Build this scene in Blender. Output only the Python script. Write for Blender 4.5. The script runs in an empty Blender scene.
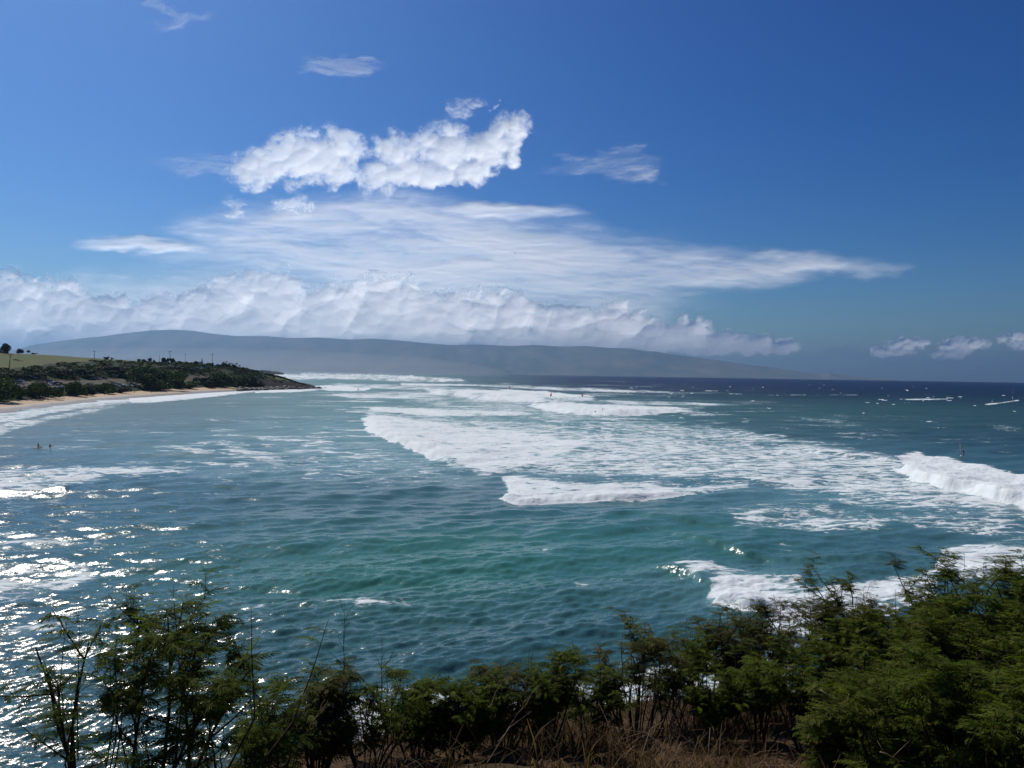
import bpy, math, random
import numpy as np
from mathutils import Matrix, Vector, Euler

R = math.radians
rng = np.random.default_rng(7)
random.seed(7)
scene = bpy.context.scene
col = scene.collection

# ------------------------------------------------------------------ camera
EYE = Vector((0.0, 0.0, 20.0))
FPX = 768.0
PITCH, ROLL = -0.84, 0.86
cam_d = bpy.data.cameras.new('camera')
cam = bpy.data.objects.new('camera', cam_d)
col.objects.link(cam)
CROT = Euler((R(90 + PITCH), 0, 0)).to_matrix() @ Matrix.Rotation(R(ROLL), 3, 'Z')
cam.matrix_world = Matrix.Translation(EYE) @ CROT.to_4x4()
cam_d.sensor_width = 36.0
cam_d.lens = 36.0 * FPX / 1024.0
cam_d.clip_start = 0.1
cam_d.clip_end = 200000
scene.camera = cam

CM = np.array(CROT)

def ray(px, py):
    """direction in the world, scaled so that its y is 1"""
    v = CROT @ Vector(((px - 512) / FPX, (384 - py) / FPX, -1.0))
    return v / v.y

def at(px, py, depth):
    return EYE + ray(px, py) * depth

def on_sea(px, py, z=0.0):
    r = ray(px, py)
    return EYE + r * ((z - EYE.z) / r.z)

def to_px(x, y, z):
    """numpy: world -> photo coordinates (used to turn traced outlines into places on the sea)"""
    p = np.stack([x, y, z - EYE.z], -1) @ CM
    return 512 + FPX * p[..., 0] / -p[..., 2], 384 - FPX * p[..., 1] / -p[..., 2]

# ------------------------------------------------------------------ light
SUN_AZ, SUN_EL = -39.0, 50.0           # azimuth from the view direction (+Y), negative = left
sd = Vector((math.sin(R(SUN_AZ)) * math.cos(R(SUN_EL)), math.cos(R(SUN_AZ)) * math.cos(R(SUN_EL)), math.sin(R(SUN_EL))))
sun_d = bpy.data.lights.new('sun', 'SUN')
sun_d.energy = 3.6
sun_d.angle = R(0.5)
sun_d.color = (1.0, 0.955, 0.88)
sun = bpy.data.objects.new('sun', sun_d)
col.objects.link(sun)
sun.rotation_euler = sd.to_track_quat('Z', 'Y').to_euler()

scene.view_settings.view_transform = 'Standard'
scene.view_settings.look = 'None'
scene.view_settings.exposure = 0.18
scene.view_settings.gamma = 1.0
scene.cycles.max_bounces = 6
scene.cycles.volume_bounces = 0
scene.cycles.transparent_max_bounces = 8
scene.cycles.sample_clamp_indirect = 4.0
scene.cycles.sample_clamp_direct = 12.0

# ------------------------------------------------------------------ node helpers
class NT:
    def __init__(self, tree):
        self.t = tree
    def n(self, kind, **kw):
        x = self.t.nodes.new(kind)
        for k, v in kw.items():
            setattr(x, k, v)
        return x
    def put(self, sock, v):
        if hasattr(v, 'is_output'):
            self.t.links.new(v, sock)
        else:
            sock.default_value = v
    def m(self, op, a, b=None, c=None, clamp=False):
        x = self.n('ShaderNodeMath', operation=op, use_clamp=clamp)
        for i, v in enumerate((a, b, c)):
            if v is not None:
                self.put(x.inputs[i], v)
        return x.outputs[0]
    def v(self, op, a, b=None, c=None):
        x = self.n('ShaderNodeVectorMath', operation=op)
        for i, w in enumerate((a, b, c)):
            if w is not None:
                self.put(x.inputs[i], w)
        return x.outputs['Value'] if op in ('DOT_PRODUCT', 'LENGTH') else x.outputs[0]
    def comb(self, x, y, z):
        c = self.n('ShaderNodeCombineXYZ')
        for i, w in enumerate((x, y, z)):
            self.put(c.inputs[i], w)
        return c.outputs[0]
    def sep(self, a):
        s = self.n('ShaderNodeSeparateXYZ')
        self.put(s.inputs[0], a)
        return s.outputs
    def noise(self, vec, scale, detail=4.0, rough=0.55, dist=0.0, color=False, dim='3D'):
        x = self.n('ShaderNodeTexNoise', noise_dimensions=dim)
        self.put(x.inputs['Vector'], vec)
        self.put(x.inputs['Scale'], scale)
        self.put(x.inputs['Detail'], detail)
        self.put(x.inputs['Roughness'], rough)
        self.put(x.inputs['Distortion'], dist)
        return x.outputs['Color' if color else 'Fac']
    def voro(self, vec, scale, feature='SMOOTH_F1', detail=0.0, rough=0.5, smooth=0.5):
        x = self.n('ShaderNodeTexVoronoi', feature=feature)
        self.put(x.inputs['Vector'], vec)
        self.put(x.inputs['Scale'], scale)
        x.inputs['Detail'].default_value = detail
        x.inputs['Roughness'].default_value = rough
        if feature == 'SMOOTH_F1':
            x.inputs['Smoothness'].default_value = smooth
        return x.outputs['Distance']
    def ss(self, v, a, b, lo=0.0, hi=1.0):
        x = self.n('ShaderNodeMapRange', interpolation_type='SMOOTHSTEP')
        for i, w in enumerate((v, a, b, lo, hi)):
            self.put(x.inputs[i], w)
        return x.outputs[0]
    def mix(self, f, a, b):
        x = self.n('ShaderNodeMix', data_type='RGBA')
        self.put(x.inputs[0], f)
        for s, w in ((x.inputs[6], a), (x.inputs[7], b)):
            self.put(s, w if hasattr(w, 'is_output') else (tuple(w) + (1.0,))[:4])
        return x.outputs[2]
    def attr(self, name):
        x = self.n('ShaderNodeAttribute', attribute_name=name)
        return x

def new_mat(name):
    m = bpy.data.materials.new(name)
    m.use_nodes = True
    t = NT(m.node_tree)
    b = m.node_tree.nodes['Principled BSDF']
    return m, t, b

def simple_mat(name, c, rough=0.8, metal=0.0, var=0.25, scale=3.0, spec=0.5):
    m, t, b = new_mat(name)
    g = t.n('ShaderNodeTexCoord').outputs['Object']
    f = t.noise(g, scale, 4)
    a = tuple(x * (1 - var) for x in c)
    d = tuple(min(1, x * (1 + var)) for x in c)
    t.put(b.inputs['Base Color'], t.mix(f, a, d))
    b.inputs['Roughness'].default_value = rough
    b.inputs['Metallic'].default_value = metal
    b.inputs['Specular IOR Level'].default_value = spec
    return m

# ------------------------------------------------------------------ world: sky with clouds by direction
world = bpy.data.worlds.new('World')
scene.world = world
world.use_nodes = True
wt = world.node_tree
W = NT(wt)
bg = wt.nodes['Background']
sky = W.n('ShaderNodeTexSky', sky_type='NISHITA')
sky.sun_disc = False
sky.sun_elevation = R(SUN_EL)
sky.sun_rotation = R(SUN_AZ)
sky.altitude = 0.0
sky.air_density = 1.0
sky.dust_density = 0.75
sky.ozone_density = 3.5
bg.inputs[1].default_value = 0.074

hs = W.n('ShaderNodeHueSaturation')
hs.inputs['Saturation'].default_value = 1.38
W.put(hs.inputs['Color'], sky.outputs[0])
# the camera's rendering of the sky: steeper and a touch less green than the raw sky
nrm_ = W.v('MULTIPLY', hs.outputs[0], (0.1345, 0.1345, 0.1345))
gm = W.n('ShaderNodeGamma'); gm.inputs[1].default_value = 1.42; W.put(gm.inputs[0], nrm_)
W.put(bg.inputs[0], W.v('MULTIPLY', gm.outputs[0], (4.05, 5.2, 6.15)))

# ------------------------------------------------------------------ mesh helpers
def mesh_from(name, verts, faces, mat=None, smooth=False):
    """verts (n,3) array, faces list of (m,k) integer arrays"""
    me = bpy.data.meshes.new(name)
    verts = np.asarray(verts, np.float32)
    me.vertices.add(len(verts))
    me.vertices.foreach_set('co', verts.ravel())
    if not isinstance(faces, (list, tuple)):
        faces = [faces]
    faces = [np.asarray(f, np.int32) for f in faces if len(f)]
    loops = np.concatenate([f.ravel() for f in faces])
    counts = np.concatenate([np.full(len(f), f.shape[1], np.int32) for f in faces])
    starts = np.concatenate([[0], np.cumsum(counts)[:-1]]).astype(np.int32)
    me.loops.add(len(loops))
    me.loops.foreach_set('vertex_index', loops)
    me.polygons.add(len(counts))
    me.polygons.foreach_set('loop_start', starts)
    me.polygons.foreach_set('loop_total', counts)
    if smooth:
        me.polygons.foreach_set('use_smooth', np.ones(len(counts), bool))
    me.update(calc_edges=True)
    if mat:
        me.materials.append(mat)
    return me

def link(name, me, parent=None, loc=None):
    o = bpy.data.objects.new(name, me)
    col.objects.link(o)
    if parent is not None:
        o.parent = parent
    if loc is not None:
        o.location = loc
    return o

def tag(o, label=None, cat=None, group=None, kind=None):
    if label: o['label'] = label
    if cat: o['category'] = cat
    if group: o['group'] = group
    if kind: o['kind'] = kind
    return o

def empty(name, loc, label, cat, group=None, rz=0.0):
    o = bpy.data.objects.new(name, None)
    col.objects.link(o)
    o.location = loc
    o.rotation_euler = (0, 0, rz)
    return tag(o, label, cat, group)

def copy_tree(o, parent=None):
    c = o.copy()
    col.objects.link(c)
    c.parent = parent
    for ch in list(o.children):
        copy_tree(ch, c)
    return c

def grid_faces(nr, nc):
    i = np.arange(nr - 1)[:, None] * nc + np.arange(nc - 1)[None, :]
    return np.stack([i, i + 1, i + nc + 1, i + nc], -1).reshape(-1, 4)

class MB:
    """collects simple shapes into one mesh"""
    def __init__(self):
        self.v = []; self.f3 = []; self.f4 = []; self.n = 0
    def add(self, v, f):
        v = np.asarray(v, float); f = np.asarray(f, int)
        if f.shape[1] == 3: self.f3.append(f + self.n)
        else: self.f4.append(f + self.n)
        self.v.append(v); self.n += len(v)
    def tube(self, pts, rad, k=6, cap=True):
        pts = [Vector(p) for p in pts]
        if not hasattr(rad, '__len__'): rad = [rad] * len(pts)
        vs = []
        for i, p in enumerate(pts):
            d = (pts[min(i + 1, len(pts) - 1)] - pts[max(i - 1, 0)])
            d = d.normalized() if d.length > 1e-9 else Vector((0, 0, 1))
            a = d.cross(Vector((0.31, 0.95, 0.05)))
            if a.length < 1e-3: a = d.cross(Vector((1, 0, 0)))
            a.normalize(); b = d.cross(a)
            for j in range(k):
                t = 2 * math.pi * j / k
                vs.append(p + (a * math.cos(t) + b * math.sin(t)) * rad[i])
        f = []
        for i in range(len(pts) - 1):
            for j in range(k):
                f.append((i * k + j, i * k + (j + 1) % k, (i + 1) * k + (j + 1) % k, (i + 1) * k + j))
        n0 = len(vs)
        if cap:
            vs.append(pts[0]); vs.append(pts[-1])
        self.add([tuple(v) for v in vs], f)
        if cap:
            base = self.n - len(vs)
            t = []
            for j in range(k):
                t.append((base + n0, base + (j + 1) % k, base + j))
                o_ = (len(pts) - 1) * k
                t.append((base + n0 + 1, base + o_ + j, base + o_ + (j + 1) % k))
            self.f3.append(np.array(t))
    def box(self, c, s, rot=0.0, top=1.0):
        cx, cy, cz = c; sx, sy, sz = s[0] / 2, s[1] / 2, s[2] / 2
        v = []
        for z, k in ((-sz, 1.0), (sz, top)):
            for x, y in ((-sx, -sy), (sx, -sy), (sx, sy), (-sx, sy)):
                xx, yy = x * k, y * k
                v.append((cx + xx * math.cos(rot) - yy * math.sin(rot), cy + xx * math.sin(rot) + yy * math.cos(rot), cz + z))
        self.add(v, [(3, 2, 1, 0), (4, 5, 6, 7), (0, 1, 5, 4), (1, 2, 6, 5), (2, 3, 7, 6), (3, 0, 4, 7)])
    def prism(self, prof, y0, y1, taper=1.0):
        """profile in x,z extruded along y"""
        n = len(prof)
        v = [(x, y0, z) for x, z in prof] + [(x, y1, z) for x, z in prof]
        self.add(v, [(i, (i + 1) % n, n + (i + 1) % n, n + i) for i in range(n)])
        cx = sum(p[0] for p in prof) / n; cz = sum(p[1] for p in prof) / n
        base = self.n
        self.v.append(np.array([(cx, y0, cz), (cx, y1, cz)])); self.n += 2
        b0 = base - 2 * n
        self.f3.append(np.array([(base, b0 + (i + 1) % n, b0 + i) for i in range(n)] + [(base + 1, b0 + n + i, b0 + n + (i + 1) % n) for i in range(n)]))
    def mesh(self, name, mat, smooth=False):
        fs = []
        if self.f3: fs.append(np.concatenate(self.f3))
        if self.f4: fs.append(np.concatenate(self.f4))
        return mesh_from(name, np.concatenate(self.v), fs, mat, smooth)
    def build(self, name, mat, parent=None, loc=None, smooth=False):
        return link(name, self.mesh(name, mat, smooth), parent, loc)

# value noise in numpy (smooth, tileable lattice), for terrain and foam lumps
_lat = np.random.default_rng(3).random((256, 256))
def vnoise(x, y):
    xi = np.floor(x).astype(int); yi = np.floor(y).astype(int)
    fx = x - xi; fy = y - yi
    fx = fx * fx * (3 - 2 * fx); fy = fy * fy * (3 - 2 * fy)
    a = _lat[xi & 255, yi & 255]; b = _lat[(xi + 1) & 255, yi & 255]
    c = _lat[xi & 255, (yi + 1) & 255]; d = _lat[(xi + 1) & 255, (yi + 1) & 255]
    return (a * (1 - fx) + b * fx) * (1 - fy) + (c * (1 - fx) + d * fx) * fy
def fbm(x, y, o=4, g=0.5):
    s = 0; a = 1; t = 0
    for i in range(o):
        s = s + a * vnoise(x * 2 ** i + 17.3 * i, y * 2 ** i + 9.1 * i); t += a; a *= g
    return s / t
def sstep(x, a, b):
    t = np.clip((x - a) / (b - a), 0, 1)
    return t * t * (3 - 2 * t)

# ------------------------------------------------------------------ clouds: far sheets of billowing relief, lit by the sun
_cj = np.random.default_rng(21).random((128, 128, 2))
def worley(x, y):
    xi = np.floor(x).astype(int); yi = np.floor(y).astype(int)
    best = np.full(x.shape, 9.0)
    for i in (-1, 0, 1):
        for j in (-1, 0, 1):
            c = _cj[(xi + i) & 127, (yi + j) & 127]
            best = np.minimum(best, (xi + i + c[..., 0] - x) ** 2 + (yi + j + c[..., 1] - y) ** 2)
    return np.sqrt(best)
def billow(x, y, o=4, g=0.5):
    s = 0; a = 1; t = 0
    for i in range(o):
        s = s + a * (1 - np.minimum(worley(x * 2.1 ** i + 3.7 * i, y * 2.1 ** i + 8.3 * i), 1) ** 2); t += a; a *= g
    return s / t
def ell(px, py, lst):
    cur = np.full(px.shape, -3.0)
    for cx, cy, rx, ry in lst:
        e = 1 - ((px - cx) / rx) ** 2 - ((py - cy) / ry) ** 2
        k = 0.35; h = np.maximum(k - np.abs(cur - e), 0) / k
        cur = np.maximum(cur, e) + h * h * k * 0.25
    return cur
m_cl, t, b = new_mat('cloud_vapour')
t.t.nodes.remove(b)
df = t.n('ShaderNodeBsdfDiffuse'); df.inputs[0].default_value = (0.98, 0.98, 0.98, 1)
tr = t.n('ShaderNodeBsdfTranslucent')
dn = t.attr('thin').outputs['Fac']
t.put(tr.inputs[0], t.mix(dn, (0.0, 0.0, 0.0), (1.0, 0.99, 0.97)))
ad = t.n('ShaderNodeAddShader'); t.put(ad.inputs[0], df.outputs[0]); t.put(ad.inputs[1], tr.outputs[0])
tp = t.n('ShaderNodeBsdfTransparent'); mx = t.n('ShaderNodeMixShader')
t.put(mx.inputs[0], t.attr('opacity').outputs['Fac']); t.put(mx.inputs[1], tp.outputs[0]); t.put(mx.inputs[2], ad.outputs[0])
t.put(t.t.nodes['Material Output'].inputs[0], mx.outputs[0])

def cloud(name, label, win, depth, fn, group=None, step=1.0):
    """fn(px, py) -> opacity, relief in px, thinness (how much sunlight comes through, cut at bases as painted shade)"""
    xs = np.arange(win[0], win[1] + .1, step); ys = np.arange(win[2], win[3] + .1, step)
    px, py = np.meshgrid(xs, ys)
    op, rel, thin = fn(px, py)
    v = np.stack([(px - 512) / FPX, (384 - py) / FPX, -np.ones_like(px)], -1) @ CM.T
    v = v / v[..., 1:2]
    dep_ = depth - rel * depth / FPX
    P = v * dep_[..., None]; P[..., 2] += EYE.z
    f = grid_faces(*px.shape)
    o_ = op.ravel(); f = f[(o_[f] > 0.004).any(1)]
    used = np.unique(f); mp = np.zeros(px.size, int); mp[used] = np.arange(len(used))
    me = mesh_from(name, P.reshape(-1, 3)[used], mp[f], m_cl, True)
    for nm_, arr in (('opacity', op), ('thin', thin)):
        at_ = me.attributes.new(nm_, 'FLOAT', 'POINT'); at_.data.foreach_set('value', np.clip(arr, 0, 1).ravel()[used].astype(np.float32))
    return tag(link(name, me), label, 'cloud', group)

def cumulus(lst, fs, amp, edge, bulge, thin0, thin1, base=None, opa=1.0, seed=0, fill=0.05):
    def fn(px, py):
        wx = (fbm(px / 26 + seed, py / 26, 3) - .5) * 9; wy = (fbm(px / 26 + 50 + seed, py / 26 + 9, 3) - .5) * 9
        x, y = px + wx, py + wy
        e = np.clip(ell(x, y, lst), -2, 1)
        bl = billow(x / fs + seed, y / fs * 1.1, 4, .5)
        bs = billow(x / fs + seed, y / fs * 1.1, 2, .38)
        big = fbm(px / (fs * 1.9) + 3 * seed, py / (fs * 1.2), 3) - .5
        fr = fbm(x / 9 + seed, y / 8, 5, .65) - .5
        D_ = e + (bl - 0.60) * amp + fr * 1.5 + big * 0.9
        op = sstep(D_, -fill, edge) ** 1.1 * opa
        Dc = e * .8 + (bs - .55) * amp * 1.05 + fr * .22 + big * 1.0
        rel = np.sqrt(np.clip(Dc + .2, 0.02, 1.9)) * bulge
        k = sstep(D_, 0.1, 1.1)
        thin = thin0 + (thin1 - thin0) * k
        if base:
            thin = thin * (1 - base[2] * sstep(py + wy * 1.5, base[0], base[1]))  # grey underside shade painted in: translucent colour darkened towards the cloud base
        return op, rel, thin
    return fn
def streaks(lst, opa, sx, sy, tilt, lo, hi, amp=1.4, seed=0, thin=.75, floor=.15, warp=1.0):
    def fn(px, py):
        yy = py + tilt * px
        x = px + (fbm(px / 90 + seed, yy / 30, 3) - .5) * 60; y = yy + (fbm(px / 120 + 7 + seed, yy / 25, 3) - .5) * 16
        n = (fbm(x / sx + seed, y / sy, 5, .6) - .5) * amp + (fbm(x / (sx * .28), y / (sy * .3) + seed, 4, .6) - .5) * amp * .45
        ry = np.mean([l[3] for l in lst])
        wx_ = (fbm(px / (ry * 4) + seed, py / (ry * 1.6) + 3, 4, .6) - .5) * ry * 7 * warp; wy_ = (fbm(px / (ry * 3.2) + 31 + seed, py / (ry * 1.3), 4, .6) - .5) * ry * 2.6 * warp
        E_ = np.clip(ell(px + wx_, py + wy_, lst), -2, .8)
        D_ = E_ + n * 1.25
        op = sstep(E_, -.6, 1.1) * (floor + (1 - floor) * sstep(n, -.40, .42)) * opa
        return op, (D_ - n) * 2 + n * .8, np.full(px.shape, thin) - .2 * sstep(D_, .4, 1.4)
    return fn
CUM = [(262, 168, 36, 24), (300, 160, 38, 30), (335, 158, 36, 28), (378, 170, 26, 27), (392, 150, 26, 26),
       (440, 150, 36, 30), (482, 150, 26, 20), (468, 170, 32, 17), (496, 142, 24, 22), (512, 126, 20, 15), (418, 172, 44, 16), (514, 150, 9, 20)]
BANK = [(-160, 322, 120, 52), (-60, 318, 100, 44), (10, 322, 46, 48), (60, 326, 42, 40), (115, 330, 46, 32), (170, 325, 44, 34), (225, 320, 44, 42), (275, 318, 42, 46), (330, 322, 46, 36),
        (385, 322, 44, 42), (440, 328, 46, 32), (500, 326, 44, 34), (560, 331, 38, 28), (590, 340, 40, 22), (617, 330, 30, 28), (652, 338, 32, 18), (690, 336, 28, 20), (722, 343, 30, 13),
        (752, 346, 28, 12), (785, 347, 18, 8)]
TUFT = [(243, 206, 11, 10), (290, 205, 13, 9)]
cloud('cumulus_cloud', 'bright puffy cumulus cloud standing free above the cloud bank', (215, 560, 95, 212), 68000,
      cumulus(CUM, 25, 1.1, 1.15, 8, 1.0, .80, (160, 205, .15)))
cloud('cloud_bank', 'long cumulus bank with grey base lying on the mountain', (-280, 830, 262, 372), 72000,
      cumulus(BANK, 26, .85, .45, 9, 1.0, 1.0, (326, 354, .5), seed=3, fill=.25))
cloud('cirrus_cloud', 'wide thin white cloud sheet with drawn out streaks', (0, 1010, 170, 350), 82000,
      streaks([(340, 222, 150, 28), (420, 262, 250, 40), (560, 268, 210, 34), (700, 272, 120, 18), (800, 263, 84, 14), (300, 296, 260, 30), (480, 304, 220, 28), (150, 248, 62, 8), (490, 213, 70, 10), (260, 225, 90, 20), (400, 240, 150, 26)],
              1.0, 130, 17, -.03, -.15, .95, floor=.34, thin=1.0, warp=.45))
cloud('cirrus_wisp', 'small slanting wisp high left of centre', (270, 400, 30, 102), 80000, streaks([(340, 66, 44, 8)], .42, 40, 8, -.22, .1, 1.2, 1.3, 3), 'small cirrus wisps')
cloud('cirrus_wisp', 'lens shaped wisp right of the bright cumulus cloud', (520, 720, 135, 195), 80000, streaks([(612, 166, 66, 14)], .8, 50, 10, .12, .0, 1.2, 1.2, 5), 'small cirrus wisps')
cloud('cirrus_wisp', 'faint wisp cut by the top edge of the sky', (140, 220, -30, 40), 80000, streaks([(180, 5, 20, 22)], .28, 14, 22, .3, .1, 1.2, 1.3, 9), 'small cirrus wisps')
cloud('cirrus_wisp', 'faint streak left of the bright cumulus cloud', (90, 380, 120, 210), 80000, streaks([(240, 160, 70, 12)], .35, 40, 9, -.1, .1, 1.2, 1.3, 11), 'small cirrus wisps')
cloud('cloud_tuft', 'two small tufts standing up from the thin cloud sheet', (220, 315, 188, 225), 70000, streaks([(243, 208, 11, 9), (290, 206, 15, 9)], .9, 12, 10, 0, 0, 1, 1.3, 5, .8, .2))
cloud('cloud_tuft', 'ragged little tuft above the right end of the bright cumulus', (445, 510, 90, 122), 69000, streaks([(466, 106, 17, 11), (497, 107, 5, 5)], .6, 12, 9, -.3, 0, 1, 1.5, 6, .8, .05))
cloud('small_cumulus_cloud', 'small flat cumulus low in the sky, left one of three at the right', (870, 945, 325, 362), 75000, cumulus([(905, 343, 24, 8), (885, 350, 30, 6)], 11, 1.1, .9, 6, 1, .9, (346, 354, .3), .9, 7), 'small clouds low at the right')
cloud('small_cumulus_cloud', 'small cumulus low in the sky, middle one of three at the right', (925, 1005, 325, 365), 75000, cumulus([(962, 345, 28, 9), (950, 353, 26, 6)], 11, 1.1, .9, 6, 1, .9, (348, 356, .3), .9, 8), 'small clouds low at the right')
cloud('small_cumulus_cloud', 'small cumulus low in the sky cut by the right edge', (990, 1130, 318, 365), 75000, cumulus([(1030, 340, 28, 12), (1080, 345, 40, 12)], 12, 1.1, .9, 6, 1, .9, (344, 354, .4), .9, 9), 'small clouds low at the right')
cloud('low_grey_cloud', 'soft grey cloud layer low above the horizon at the right', (700, 1250, 335, 380), 85000, streaks([(880, 355, 130, 10), (1010, 358, 130, 12), (1150, 356, 120, 14)], .42, 60, 8, 0, -.1, .9, 1.2, 13, .2, .6))

# ------------------------------------------------------------------ sea
EARTH = 6.371e6
tx = np.concatenate([-np.linspace(1.6, 0.86, 40)[:-1], np.linspace(-0.86, 0.86, 1400), np.linspace(0.86, 1.6, 40)[1:]])
q = np.linspace(0.78, 0.0016, 900)                       # 1/d spacing: finer near the camera, ends past the true horizon
dd = np.concatenate([EYE.z / q, np.geomspace(EYE.z / q[-1], 60000, 30)[1:]])
D, T = np.meshgrid(dd, tx, indexing='ij')
X = D * T; Y = D.copy()
dist = np.sqrt(X * X + Y * Y)
PX, PY = to_px(X, Y, np.zeros_like(X))

def poly_mask(poly, feather):
    """soft inside mask of an outline traced on the water"""
    poly = np.array(poly, float)
    x0, y0 = poly.min(0) - feather * 1.5; x1, y1 = poly.max(0) + feather * 1.5
    out = np.zeros_like(PX)
    sel = (PX > x0) & (PX < x1) & (PY > y0) & (PY < y1)
    px = PX[sel]; py = PY[sel]
    # warp the outline with noise so edges are ragged
    w = fbm(X[sel] * 0.12 + 5, Y[sel] * 0.08, 4) - 0.5
    w2 = fbm(X[sel] * 0.12 + 55, Y[sel] * 0.08 + 31, 4) - 0.5
    px = px + w * feather * 3.0; py = py + w2 * feather * 1.2
    ins = np.zeros(px.shape, bool); dmin = np.full(px.shape, 1e9)
    n = len(poly)
    for i in range(n):
        ax, ay = poly[i]; bx, by = poly[(i + 1) % n]
        c = ((ay > py) != (by > py)) & (px < (bx - ax) * (py - ay) / (by - ay + 1e-12) + ax)
        ins ^= c
        ex, ey = bx - ax, by - ay
        t = np.clip(((px - ax) * ex + (py - ay) * ey) / (ex * ex + ey * ey + 1e-9), 0, 1)
        dmin = np.minimum(dmin, np.hypot(px - ax - t * ex, py - ay - t * ey))
    sdist = np.where(ins, dmin, -dmin)
    out[sel] = sstep(sdist, -feather, feather)
    return out

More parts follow.
